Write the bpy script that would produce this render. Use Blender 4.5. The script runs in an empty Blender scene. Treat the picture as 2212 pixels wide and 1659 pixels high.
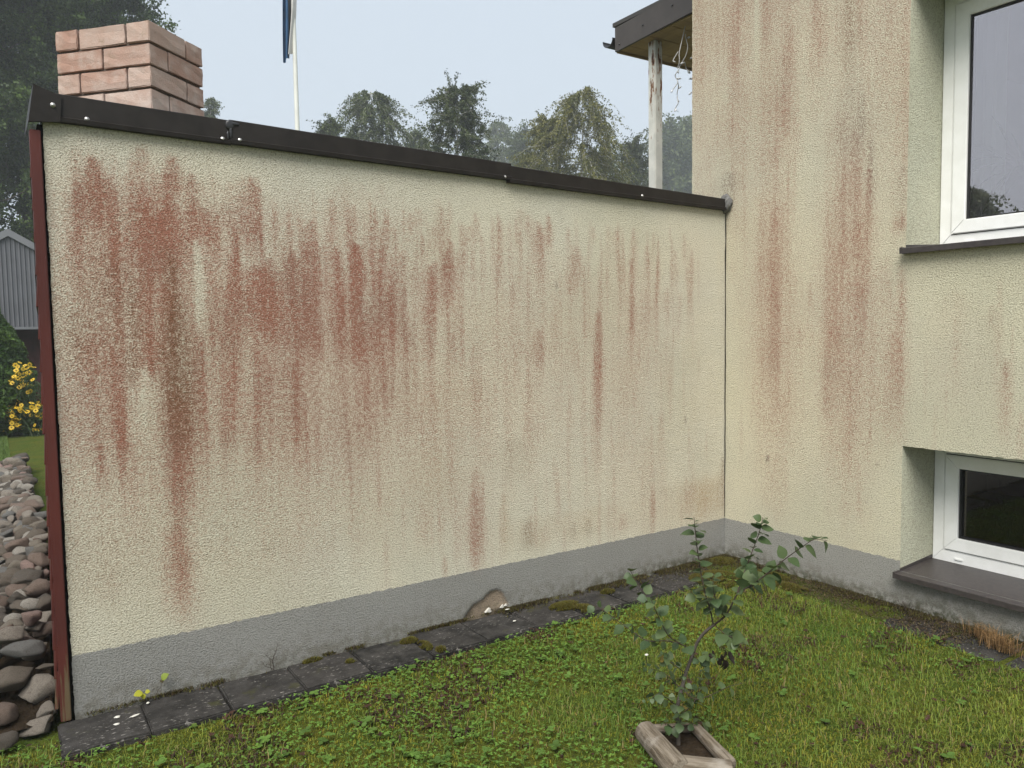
import bpy, bmesh, math, random
import numpy as np
from mathutils import Vector, Matrix

scene = bpy.context.scene
COL = scene.collection
HAZE = 0.0024
R = math.radians

# ------------------------------------------------------------------ camera
cam_d = bpy.data.cameras.new('camera')
cam_d.sensor_fit = 'HORIZONTAL'; cam_d.sensor_width = 36.0
cam_d.lens = 36.0 * 1689.9 / 2212.0
cam_d.clip_start = 0.05; cam_d.clip_end = 2000
cam = bpy.data.objects.new('camera', cam_d); COL.objects.link(cam)
YAW, PITCH, ROLL = R(56.4919), R(-3.9238), R(-0.8608)
CAM = np.array([-4.110, -3.599, 1.55])
_f = np.array([math.cos(YAW) * math.cos(PITCH), math.sin(YAW) * math.cos(PITCH), math.sin(PITCH)])
_r = np.array([math.sin(YAW), -math.cos(YAW), 0.0]); _u = np.cross(_r, _f)
_r2 = math.cos(ROLL) * _r + math.sin(ROLL) * _u
_u2 = -math.sin(ROLL) * _r + math.cos(ROLL) * _u
cam.matrix_world = Matrix(((_r2[0], _u2[0], -_f[0], CAM[0]), (_r2[1], _u2[1], -_f[1], CAM[1]),
                           (_r2[2], _u2[2], -_f[2], CAM[2]), (0, 0, 0, 1)))
scene.camera = cam

# ------------------------------------------------------------------ overcast sky, weak soft sun
SUN_EL, SUN_AZ = R(54), R(222)          # azimuth of the sun, counter-clockwise from +X
world = bpy.data.worlds.new('World'); scene.world = world; world.use_nodes = True
wn = world.node_tree.nodes; wl = world.node_tree.links
wn.clear()
w_out = wn.new('ShaderNodeOutputWorld'); w_bg = wn.new('ShaderNodeBackground')
sky = wn.new('ShaderNodeTexSky'); sky.sky_type = 'NISHITA'; sky.sun_disc = False
sky.sun_elevation = SUN_EL; sky.sun_rotation = math.pi / 2 - SUN_AZ
sky.air_density = 1.0; sky.dust_density = 6.0; sky.ozone_density = 1.0
w_mix = wn.new('ShaderNodeMix'); w_mix.data_type = 'RGBA'
w_mix.inputs[0].default_value = 0.93
wl.new(sky.outputs[0], w_mix.inputs[6])
w_mix.inputs[7].default_value = (3.50, 3.93, 4.42, 1)      # even cloud deck
wl.new(w_mix.outputs[2], w_bg.inputs[0]); w_bg.inputs[1].default_value = 0.055
wl.new(w_bg.outputs[0], w_out.inputs[0])
sun_d = bpy.data.lights.new('sun', 'SUN'); sun_d.energy = 1.5; sun_d.angle = R(40); sun_d.color = (1.0, 0.97, 0.92)
sun = bpy.data.objects.new('sun', sun_d); COL.objects.link(sun)
sd = Vector((math.cos(SUN_AZ) * math.cos(SUN_EL), math.sin(SUN_AZ) * math.cos(SUN_EL), math.sin(SUN_EL)))
sun.rotation_euler = sd.to_track_quat('Z', 'Y').to_euler(); sun.location = (-6, -8, 12)
scene.view_settings.view_transform = 'Standard'; scene.view_settings.look = 'None'
scene.view_settings.exposure = 1.86; scene.view_settings.gamma = 1.0
scene.view_settings.use_curve_mapping = False
scene.cycles.max_bounces = 8; scene.cycles.transparent_max_bounces = 12
scene.cycles.volume_bounces = 2

# ------------------------------------------------------------------ helpers
rng = np.random.default_rng(7)
def tag(o, label=None, cat=None, group=None, kind=None):
    if label: o['label'] = label
    if cat: o['category'] = cat
    if group: o['group'] = group
    if kind: o['kind'] = kind
    return o
def empty(name, loc=(0, 0, 0), rz=0.0, parent=None):
    o = bpy.data.objects.new(name, None); COL.objects.link(o)
    o.location = loc; o.rotation_euler = (0, 0, rz); o.empty_display_size = 0.1
    if parent is not None:
        o.parent = parent; o.matrix_parent_inverse = wm(parent).inverted()
    return o
def link(name, me, mats=None, parent=None, loc=None, local=False):
    o = bpy.data.objects.new(name, me); COL.objects.link(o)
    if mats is not None and len(me.materials) == 0:
        for m in (mats if isinstance(mats, (list, tuple)) else [mats]): me.materials.append(m)
    if parent is not None:
        o.parent = parent
        if not local: o.matrix_parent_inverse = wm(parent).inverted()   # parts are given in world coordinates
    if loc is not None: o.location = loc
    return o
def wm(o):
    m = Matrix.Translation(o.location) @ o.rotation_euler.to_matrix().to_4x4() @ Matrix.Diagonal(tuple(o.scale) + (1,))
    return wm(o.parent) @ o.matrix_parent_inverse @ m if o.parent is not None else m
def np_mesh(name, V, F, col=None, smooth=False, mats=None, midx=None):
    V = np.asarray(V, dtype=np.float32); F = np.asarray(F, dtype=np.int32)
    me = bpy.data.meshes.new(name); n, k = F.shape
    me.vertices.add(len(V)); me.vertices.foreach_set('co', V.ravel())
    me.loops.add(n * k); me.loops.foreach_set('vertex_index', F.ravel())
    me.polygons.add(n); me.polygons.foreach_set('loop_start', np.arange(0, n * k, k, dtype=np.int32))
    me.polygons.foreach_set('loop_total', np.full(n, k, dtype=np.int32))
    me.polygons.foreach_set('use_smooth', np.full(n, smooth, dtype=bool))
    if midx is not None: me.polygons.foreach_set('material_index', np.asarray(midx, dtype=np.int32))
    if col is not None:
        c = np.ones((len(V), 4), dtype=np.float32); c[:, :3] = col
        a = me.color_attributes.new('Col', 'FLOAT_COLOR', 'POINT'); a.data.foreach_set('color', c.ravel())
    me.update(); me.validate(clean_customdata=False)
    if mats:
        for m in mats: me.materials.append(m)
    return me
def bm_mesh(name, bm, smooth=False):
    me = bpy.data.meshes.new(name); bm.to_mesh(me); bm.free()
    if smooth:
        me.polygons.foreach_set('use_smooth', [True] * len(me.polygons))
    return me
def box_bm(lo, hi, bevel=0.0, seg=2):
    bm = bmesh.new(); bmesh.ops.create_cube(bm, size=1)
    lo = Vector(lo); hi = Vector(hi)
    for v in bm.verts:
        v.co = Vector(((lo.x + hi.x) / 2 + v.co.x * (hi.x - lo.x), (lo.y + hi.y) / 2 + v.co.y * (hi.y - lo.y), (lo.z + hi.z) / 2 + v.co.z * (hi.z - lo.z)))
    if bevel: bmesh.ops.bevel(bm, geom=bm.edges[:], offset=bevel, segments=seg, affect='EDGES', clamp_overlap=True)
    return bm
def box(name, lo, hi, mat, parent=None, bevel=0.0, seg=2):
    return link(name, bm_mesh(name, box_bm(lo, hi, bevel, seg)), mat, parent)
def tube_np(pts, rads, k=6):
    pts = np.asarray(pts, float); n = len(pts); rads = np.broadcast_to(np.asarray(rads, float), (n,))
    t = np.gradient(pts, axis=0); t /= np.linalg.norm(t, axis=1)[:, None] + 1e-9
    ref = np.where(np.abs(t[:, 2:3]) > .9, np.array([[1., 0, 0]]), np.array([[0, 0, 1.]]))
    ref = np.broadcast_to(ref[0], t.shape) if n < 3 else np.broadcast_to(ref[n // 2], t.shape)
    a = np.cross(t, ref); a /= np.linalg.norm(a, axis=1)[:, None] + 1e-9; b = np.cross(t, a)
    ang = np.arange(k) * 2 * math.pi / k
    V = pts[:, None] + rads[:, None, None] * (a[:, None] * np.cos(ang)[None, :, None] + b[:, None] * np.sin(ang)[None, :, None])
    i = np.arange(n - 1)[:, None] * k; j = np.arange(k)[None]; j2 = (np.arange(k)[None] + 1) % k
    F = np.stack([i + j, i + j2, i + k + j2, i + k + j], -1).reshape(-1, 4)
    return V.reshape(-1, 3), F
class Acc:
    def __init__(s): s.V = []; s.F = []; s.C = []; s.n = 0
    def add(s, V, F, c=None):
        V = np.asarray(V, float); s.V.append(V); s.F.append(np.asarray(F) + s.n); s.n += len(V)
        if c is not None: s.C.append(np.broadcast_to(np.asarray(c, float), (len(V), 3)))
    def mesh(s, name, smooth=False, mats=None):
        return np_mesh(name, np.concatenate(s.V), np.concatenate(s.F), np.concatenate(s.C) if s.C else None, smooth, mats)
_tab = np.random.default_rng(3).random((256, 256))
def vn(x, y, s=1.0, o=0):
    x = np.asarray(x, float) * s + o * 17.3; y = np.asarray(y, float) * s + o * 9.7
    xi = np.floor(x).astype(int); yi = np.floor(y).astype(int); fx = x - xi; fy = y - yi
    fx = fx * fx * (3 - 2 * fx); fy = fy * fy * (3 - 2 * fy)
    g = lambda a, b: _tab[a & 255, b & 255]
    return (g(xi, yi) * (1 - fx) + g(xi + 1, yi) * fx) * (1 - fy) + (g(xi, yi + 1) * (1 - fx) + g(xi + 1, yi + 1) * fx) * fy
def fbm(x, y, s=1.0, o=0, n=4):
    t = 0; a = .5; tot = 0
    for i in range(n): t = t + a * vn(x, y, s, o + i); tot += a; a *= .5; s *= 2.03
    return t / tot
def sstep(a, b, x):
    t = np.clip((x - a) / (b - a), 0, 1); return t * t * (3 - 2 * t)

# ------------------------------------------------------------------ materials
class N:
    def __init__(s, name):
        s.m = bpy.data.materials.new(name); s.m.use_nodes = True
        s.t = s.m.node_tree; s.t.nodes.clear()
        s.out = s.t.nodes.new('ShaderNodeOutputMaterial')
        s.b = s.t.nodes.new('ShaderNodeBsdfPrincipled'); s.t.links.new(s.b.outputs[0], s.out.inputs[0])
    def n(s, typ, **kw):
        x = s.t.nodes.new('ShaderNode' + typ)
        for k, v in kw.items(): setattr(x, k, v)
        return x
    def l(s, a, b): s.t.links.new(a, b); return b
    def set(s, sock, v):
        if hasattr(v, 'links') or hasattr(v, 'is_linked'): s.t.links.new(v, sock)
        elif isinstance(v, (tuple, list)): sock.default_value = tuple(v) + ((1,) if len(v) == 3 and len(sock.default_value) == 4 else ())
        else: sock.default_value = v
    def coord(s, kind='Object', scale=None):
        c = s.n('TexCoord').outputs[kind]
        if scale:
            mp = s.n('Mapping'); s.l(c, mp.inputs[0]); mp.inputs['Scale'].default_value = scale; c = mp.outputs[0]
        return c
    def noise(s, scale, detail=3, rough=.55, vec=None, out='Fac', dist=0):
        x = s.n('TexNoise'); x.inputs['Scale'].default_value = scale; x.inputs['Detail'].default_value = detail
        x.inputs['Roughness'].default_value = rough; x.inputs['Distortion'].default_value = dist
        s.l(vec if vec is not None else s.coord(), x.inputs['Vector'])
        return x.outputs[out]
    def vor(s, scale, vec=None, feature='F1', out='Distance'):
        x = s.n('TexVoronoi'); x.feature = feature; x.inputs['Scale'].default_value = scale
        s.l(vec if vec is not None else s.coord(), x.inputs['Vector'])
        return x.outputs[out]
    def math(s, op, a, b=0.0, clamp=False):
        x = s.n('Math', operation=op, use_clamp=clamp); s.set(x.inputs[0], a); s.set(x.inputs[1], b); return x.outputs[0]
    def rng(s, v, a, b, c=0., d=1., smooth=True):
        x = s.n('MapRange'); x.interpolation_type = 'SMOOTHSTEP' if smooth else 'LINEAR'
        s.set(x.inputs[0], v); x.inputs[1].default_value = a; x.inputs[2].default_value = b; x.inputs[3].default_value = c; x.inputs[4].default_value = d
        return x.outputs[0]
    def mix(s, f, a, b, blend='MIX'):
        x = s.n('Mix', data_type='RGBA', blend_type=blend); s.set(x.inputs[0], f); s.set(x.inputs[6], a); s.set(x.inputs[7], b); return x.outputs[2]
    def attr(s, name, out='Color'): x = s.n('Attribute', attribute_name=name); return x.outputs[out]
    def rand(s): return s.n('ObjectInfo').outputs['Random']
    def bump(s, h, dist, strength=1.0, prev=None):
        x = s.n('Bump'); x.inputs['Strength'].default_value = strength; x.inputs['Distance'].default_value = dist
        s.l(h, x.inputs['Height'])
        if prev is not None: s.l(prev, x.inputs['Normal'])
        return x.outputs[0]
    def done(s, col=None, rough=.8, normal=None, metal=0., spec=None):
        if col is not None: s.set(s.b.inputs['Base Color'], col)
        s.set(s.b.inputs['Roughness'], rough); s.set(s.b.inputs['Metallic'], metal)
        if spec is not None: s.b.inputs['Specular IOR Level'].default_value = spec
        if normal is not None: s.l(normal, s.b.inputs['Normal'])
        return s.m

def mat_plaster(name, plinth_z, cream, grey, stained=True):
    k = N(name); pos = k.n('NewGeometry').outputs['Position']
    g1 = k.noise(142, 3, .62, pos); g2 = k.noise(300, 2, .5, pos); g3 = k.noise(48, 3, .6, pos)
    big = k.noise(1.3, 4, .6, pos)
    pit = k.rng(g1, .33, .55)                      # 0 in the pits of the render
    sep = k.n('SeparateXYZ'); k.l(pos, sep.inputs[0])
    wob = k.math('MULTIPLY', k.math('SUBTRACT', k.noise(38, 3, .6, pos), .5), .022)
    zz = k.math('ADD', sep.outputs[2], wob)
    isp = k.rng(zz, plinth_z - .0015, plinth_z + .0015, 1, 0)
    c = k.mix(k.rng(big, .35, .65), cream, tuple(v * w for v, w in zip(cream, (.93, .95, .98))))
    c = k.mix(k.math('MULTIPLY', k.rng(k.noise(.8, 2, .5, pos), .4, .7), .35), c, (.50, .50, .36))
    gr = k.mix(k.rng(big, .3, .7), grey, tuple(v * .9 for v in grey))
    c = k.mix(isp, c, gr)
    if stained:
        st = k.attr('Col'); ss = k.n('SeparateColor'); k.l(st, ss.inputs[0])
        damp = k.math('SUBTRACT', 1.0, k.math('MULTIPLY', isp, .72))
        def layer(ch, colr, c, amp, thr):
            a = k.math('MULTIPLY', ch, damp)
            gate = k.math('MULTIPLY', k.rng(a, 0, .35), amp)
            n_ = k.math('ADD', k.math('MULTIPLY', k.math('SUBTRACT', g1, .5), -3.4), k.math('MULTIPLY', k.math('SUBTRACT', g3, .5), -2.2))
            f = k.math('ADD', a, k.math('MULTIPLY', n_, gate))
            return k.mix(k.rng(f, thr, .78, 0, .90, smooth=False), c, colr)
        o_ = k.attr('Col2'); so = k.n('SeparateColor'); k.l(o_, so.inputs[0])
        c = layer(so.outputs[0], (.42, .25, .11), c, .35, .0)
        core_c = k.mix(k.rng(k.noise(3.2, 3, .5, pos), .35, .7), (.300, .088, .054), (.270, .105, .072))
        c = layer(ss.outputs[0], k.mix(k.rng(ss.outputs[0], .24, .72), (.44, .275, .205), core_c), c, .50, .0)
        c = layer(ss.outputs[1], (.170, .085, .048), c, .55, .0)
        c = layer(ss.outputs[2], (.155, .105, .092), c, .55, .0)
        c = k.mix(so.outputs[1], c, k.mix(g3, (.36, .29, .215), (.25, .19, .135)))        # bare mortar
        c = k.mix(k.math('MULTIPLY', so.outputs[2], k.rng(k.noise(24, 4, .65, pos), .38, .62)), c, (.055, .06, .03))
    spl = k.math('MULTIPLY', k.math('MULTIPLY', k.rng(sep.outputs[2], -.02, .17, 1, 0), k.rng(k.noise(20, 5, .7, pos), .40, .62)), .55)
    c = k.mix(spl, c, (.115, .098, .062))           # soil splashed up by rain
    # grime in the pits, plus relief shade painted in where the bump stays faint
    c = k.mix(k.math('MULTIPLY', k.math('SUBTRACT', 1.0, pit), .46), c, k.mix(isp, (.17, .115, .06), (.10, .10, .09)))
    spk = k.rng(k.noise(62, 1, .4, pos), .70, .78)
    c = k.mix(k.math('MULTIPLY', spk, .35), c, (.10, .075, .05))
    h = k.math('ADD', k.math('MULTIPLY', g1, 1.0), k.math('MULTIPLY', g2, .35))
    nb = k.bump(h, .012, 1.0)
    nb = k.bump(k.noise(9, 3, .5, pos), .02, .25, nb)
    return k.done(c, .92, nb, spec=.15)

def mat_plain(name, col, rough=.7, var=.12, nscale=30, bump=0., bscale=200, metal=0., spec=None, col2=None, stretch=None):
    k = N(name); co = k.coord('Object', stretch)
    f = k.noise(nscale, 4, .6, co)
    c2 = col2 if col2 else tuple(v * (1 - var * 2) for v in col)
    c = k.mix(k.rng(f, .3, .7), col, c2)
    nb = k.bump(k.noise(bscale, 3, .6, co), bump, 1.0) if bump else None
    return k.done(c, rough, nb, metal, spec)
def mat_leaf(name, rough=.55, trans=.25, spec=.3, bumpy=0.):
    k = N(name); c = k.attr('Col')
    k.set(k.b.inputs['Base Color'], c); k.b.inputs['Roughness'].default_value = rough
    k.b.inputs['Specular IOR Level'].default_value = spec
    tr = k.n('BsdfTranslucent'); k.l(k.mix(1.0, c, (1.0, 1.0, .55), 'MULTIPLY'), tr.inputs[0])
    mx = k.n('MixShader'); mx.inputs[0].default_value = trans
    k.l(k.b.outputs[0], mx.inputs[1]); k.l(tr.outputs[0], mx.inputs[2]); k.l(mx.outputs[0], k.out.inputs[0])
    return k.m

CREAM_A = (.735, .70, .56); CREAM_B = (.69, .645, .48)
M = {}
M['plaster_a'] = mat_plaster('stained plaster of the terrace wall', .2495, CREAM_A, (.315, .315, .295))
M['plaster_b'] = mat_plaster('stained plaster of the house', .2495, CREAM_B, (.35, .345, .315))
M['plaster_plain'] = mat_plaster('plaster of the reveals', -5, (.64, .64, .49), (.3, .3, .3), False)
M['flash'] = mat_plain('dark brown sheet metal', (.0125, .0098, .0082), .5, .2, 14, .0006, 60, 0, .22, (.020, .0165, .014))
M['fascia'] = mat_plain('grey brown sheet metal', (.060, .050, .044), .45, .1, 8, 0, 60, 0, .4)
M['sill'] = mat_plain('brown sill sheet', (.036, .030, .030), .4, .25, 40, .0008, 150, 0, .4, (.055, .047, .044))
M['screw'] = mat_plain('zinc screw', (.55, .54, .52), .35, .1, 50, 0, 50, .8)
M['pvc'] = mat_plain('white plastic frame', (.90, .90, .88), .32, .03, 12, 0, 50, 0, .5, (.84, .84, .81))
M['gasket'] = mat_plain('black rubber', (.012, .012, .013), .6)
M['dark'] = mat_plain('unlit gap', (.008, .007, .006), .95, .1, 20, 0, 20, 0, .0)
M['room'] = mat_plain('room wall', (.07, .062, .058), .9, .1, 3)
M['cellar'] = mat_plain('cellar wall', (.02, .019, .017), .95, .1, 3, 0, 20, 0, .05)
M['concrete_core'] = mat_plain('rough concrete', (.30, .28, .25), .95, .15, 12, .004, 60)
M['pole'] = mat_plain('white lacquered pole', (.70, .70, .64), .3, .05, 3)
M['soffit'] = mat_plain('ochre painted boards', (.36, .245, .085), .7, .12, 3, .001, 40, 0, None, (.27, .18, .06), (6, 1, 1))
M['gutter'] = mat_plain('black gutter', (.02, .02, .022), .4)
M['soil'] = mat_plain('dark soil', (.035, .025, .016), 1.0, .2, 40, .01, 60, 0, .05)

def _board():
    k = N('red weathered board'); co = k.coord('Object', (60, 60, 2.2)); pos = k.n('NewGeometry').outputs['Position']
    f = k.noise(1.0, 5, .65, co); sep = k.n('SeparateXYZ'); k.l(pos, sep.inputs[0])
    low = k.rng(sep.outputs[2], .02, .42, 1, 0)
    wear = k.math('ADD', f, k.math('MULTIPLY', low, .22))
    c = k.mix(k.rng(k.noise(2, 3, .5, pos), .3, .7), (.085, .018, .013), (.062, .014, .011))
    c = k.mix(k.rng(wear, .66, .76), c, k.mix(f, (.16, .11, .055), (.07, .052, .03)))
    c = k.mix(k.math('MULTIPLY', k.rng(f, .70, .74), .3), c, (.30, .22, .20))
    return k.done(c, .6, k.bump(f, .002, .8), spec=.3)
M['board'] = _board()
def _brick():
    k = N('pink clay brick'); pos = k.n('NewGeometry').outputs['Position']; r = k.rand()
    c = k.mix(r, (.35, .215, .165), (.43, .31, .255))
    f = k.noise(11, 5, .65, pos)
    c = k.mix(k.rng(f, .38, .75), c, (.45, .355, .305))
    sep = k.n('SeparateXYZ'); k.l(pos, sep.inputs[0])
    salt = k.math('MULTIPLY', k.rng(sep.outputs[2], 2.42, 2.80, 1, 0), k.rng(k.noise(7, 4, .6, pos), .36, .62))
    c = k.mix(k.math('MULTIPLY', salt, .85), c, (.62, .54, .49))
    c = k.mix(k.math('MULTIPLY', k.rng(k.noise(14, 4, .7, pos), .6, .8), .6), c, (.19, .15, .085))
    return k.done(c, .92, k.bump(k.noise(140, 4, .6, pos), .003, .8), spec=.1)
M['brick'] = _brick()
M['mortar'] = mat_plain('grey brown mortar', (.115, .085, .068), .95, .2, 40, .004, 120)
def _slab():
    k = N('dark weathered concrete slab'); pos = k.n('NewGeometry').outputs['Position']; r = k.rand()
    f = k.noise(9, 5, .7, pos)
    c = k.mix(k.rng(f, .34, .68), (.012, .0115, .0105), (.046, .043, .040))
    c = k.mix(k.math('MULTIPLY', r, .35), c, (.045, .040, .037))
    sp = k.math('MULTIPLY', k.rng(k.noise(40, 4, .6, k.coord('Object', (1, 2.2, 1))), .58, .68), k.rng(k.noise(6, 2, .5, pos), .38, .60))
    c = k.mix(k.math('MULTIPLY', sp, .75), c, (.27, .255, .235))
    c = k.mix(k.math('MULTIPLY', k.rng(k.noise(7, 4, .6, pos), .60, .72), .6), c, (.045, .045, .012))
    return k.done(c, .9, k.bump(k.noise(120, 5, .7, pos), .004, 1.0), spec=.2)
M['slab'] = _slab()
def _ground():
    k = N('lawn soil with moss'); pos = k.n('NewGeometry').outputs['Position']
    f = k.noise(3.0, 5, .65, pos); g = k.noise(45, 4, .7, pos)
    c = k.mix(k.rng(f, .35, .65), (.050, .078, .012), (.080, .086, .014))
    c = k.mix(k.rng(g, .45, .72), c, (.026, .030, .009))
    c = k.mix(k.math('MULTIPLY', k.rng(k.noise(1.1, 3, .6, pos), .58, .74), .5), c, (.050, .034, .015))
    return k.done(c, 1.0, k.bump(g, .02, 1.0), spec=.05)
M['ground'] = _ground()
def _log():
    k = N('silvery weathered wood'); co = k.coord('Object', (3, 40, 40))
    f = k.noise(1.6, 5, .7, co); pos = k.n('NewGeometry').outputs['Position']
    c = k.mix(k.rng(f, .32, .68), (.235, .20, .155), (.085, .065, .045))
    c = k.mix(k.rng(k.noise(9, 3, .6, pos), .5, .75), c, (.29, .26, .22))
    return k.done(c, .95, k.bump(f, .010, 1.0), spec=.1)
M['log'] = _log()
def _stone():
    k = N('fieldstone'); r = k.rand(); co = k.coord('Object')
    rp = k.n('ValToRGB'); k.l(r, rp.inputs[0]); rp.color_ramp.interpolation = 'CONSTANT'
    cols = [(0, (.14, .115, .090)), (.2, (.22, .19, .15)), (.36, (.10, .085, .070)), (.5, (.27, .235, .195)), (.63, (.20, .145, .115)), (.76, (.16, .157, .148)), (.87, (.36, .33, .285)), (.95, (.29, .20, .17))]
    el = rp.color_ramp.elements
    el[0].position = 0; el[0].color = cols[0][1] + (1,); el[1].position = cols[1][0]; el[1].color = cols[1][1] + (1,)
    for p, c in cols[2:]: e = el.new(p); e.color = c + (1,)
    f = k.noise(16, 5, .7, co)
    c = k.mix(k.rng(f, .35, .7), rp.outputs[0], k.mix(.5, rp.outputs[0], (.05, .04, .03)))
    c = k.mix(k.math('MULTIPLY', k.rng(k.noise(60, 3, .6, co), .56, .68), .45), c, (.30, .27, .22))
    c = k.mix(k.math('MULTIPLY', k.rng(k.noise(5, 3, .6, co), .56, .7), .4), c, (.07, .045, .025))
    return k.done(c, .85, k.bump(k.noise(40, 5, .65, co), .02, .8), spec=.25)
M['stone'] = _stone()
def _post():
    k = N('peeling white steel post'); pos = k.n('NewGeometry').outputs['Position']
    co = k.coord('Object', (16, 16, 3.2)); sep = k.n('SeparateXYZ'); k.l(pos, sep.inputs[0])
    f = k.noise(2.2, 5, .7, co); up = k.rng(sep.outputs[2], 2.5, 3.75, -.06, .10)
    w = k.math('ADD', f, up)
    c = k.mix(k.rng(k.noise(12, 3, .5, pos), .3, .7), (.60, .59, .53), (.50, .50, .45))
    c = k.mix(k.rng(w, .60, .66), c, (.20, .085, .030)); c = k.mix(k.rng(w, .66, .74), c, (.045, .018, .010))
    return k.done(c, .6, k.bump(w, .003, .6), spec=.3)
M['post'] = _post()
def _glass(name, base, mul):
    k = N(name); k.t.nodes.remove(k.b)
    tr = k.n('BsdfTransparent'); tr.inputs[0].default_value = (.82, .85, .84, 1)
    gl = k.n('BsdfGlossy'); gl.inputs['Roughness'].default_value = .004; gl.inputs[0].default_value = (.98, .90, .92, 1)
    fr = k.n('Fresnel'); fr.inputs[0].default_value = 1.52
    fac = k.math('ADD', k.math('MULTIPLY', fr.outputs[0], mul), base, True)          # coated double glazing
    mx = k.n('MixShader'); k.l(fac, mx.inputs[0]); k.l(tr.outputs[0], mx.inputs[1]); k.l(gl.outputs[0], mx.inputs[2])
    k.l(mx.outputs[0], k.out.inputs[0]); return k.m
M['glass'] = _glass('coated window glass', .25, 1.7); M['cellar_glass'] = _glass('plain cellar glass', 0., 1.0)
def _curtain():
    k = N('sheer white curtain'); k.t.nodes.remove(k.b)
    d = k.n('BsdfDiffuse'); d.inputs[0].default_value = (.88, .88, .86, 1)
    t = k.n('BsdfTranslucent'); t.inputs[0].default_value = (.7, .7, .68, 1)
    p = k.n('BsdfTransparent')
    m1 = k.n('MixShader'); m1.inputs[0].default_value = .35; k.l(d.outputs[0], m1.inputs[1]); k.l(t.outputs[0], m1.inputs[2])
    m2 = k.n('MixShader'); m2.inputs[0].default_value = .15; k.l(m1.outputs[0], m2.inputs[1]); k.l(p.outputs[0], m2.inputs[2])
    k.l(m2.outputs[0], k.out.inputs[0]); return k.m
M['curtain'] = _curtain()
M['leaf'] = mat_leaf('leaf')
M['grass'] = mat_leaf('grass blade', .6, .25, .25)
M['birch_bark'] = mat_plain('birch bark', (.55, .53, .49), .8, .3, 5, .004, 30, 0, None, (.16, .14, .12), (1, 1, .35))
M['bark'] = mat_plain('grey bark', (.085, .070, .055), .9, .2, 12, .006, 40)
M['twig'] = mat_plain('dark brown twig', (.050, .032, .022), .8, .2, 40)
M['shed_sheet'] = mat_plain('grey profiled sheet', (.125, .128, .140), .55, .06, 3, 0, 40, 0, .3)
M['shed_trim'] = mat_plain('light grey ridge trim', (.175, .18, .19), .5, .06, 3, 0, 40, 0, .3)
M['shed_red'] = mat_plain('dark red shed boards', (.055, .012, .010), .8, .2, 8)
M['wire'] = mat_plain('pale plastic wire', (.45, .44, .41), .6, .1, 30)
M['bulb'] = mat_plain('clear bulb tip', (.72, .73, .74), .2, .05, 30)
M['flag_blue'] = mat_plain('blue bunting', (.020, .085, .195), .8, .15, 4)
M['flag_black'] = mat_plain('black bunting', (.035, .037, .042), .8, .15, 4)
M['flag_white'] = mat_plain('white bunting', (.60, .58, .56), .8, .1, 4)
M['roof'] = mat_plain('roof sheet', (.05, .045, .04), .6, .1, 4)
M['deck'] = mat_plain('terrace slab', (.22, .21, .20), .9, .1, 4, .003, 60)
M['chip'] = mat_plain('white render chip', (.60, .58, .52), .9, .08, 60)
M['pot'] = mat_plain('clay pot', (.22, .10, .06), .8)
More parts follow.
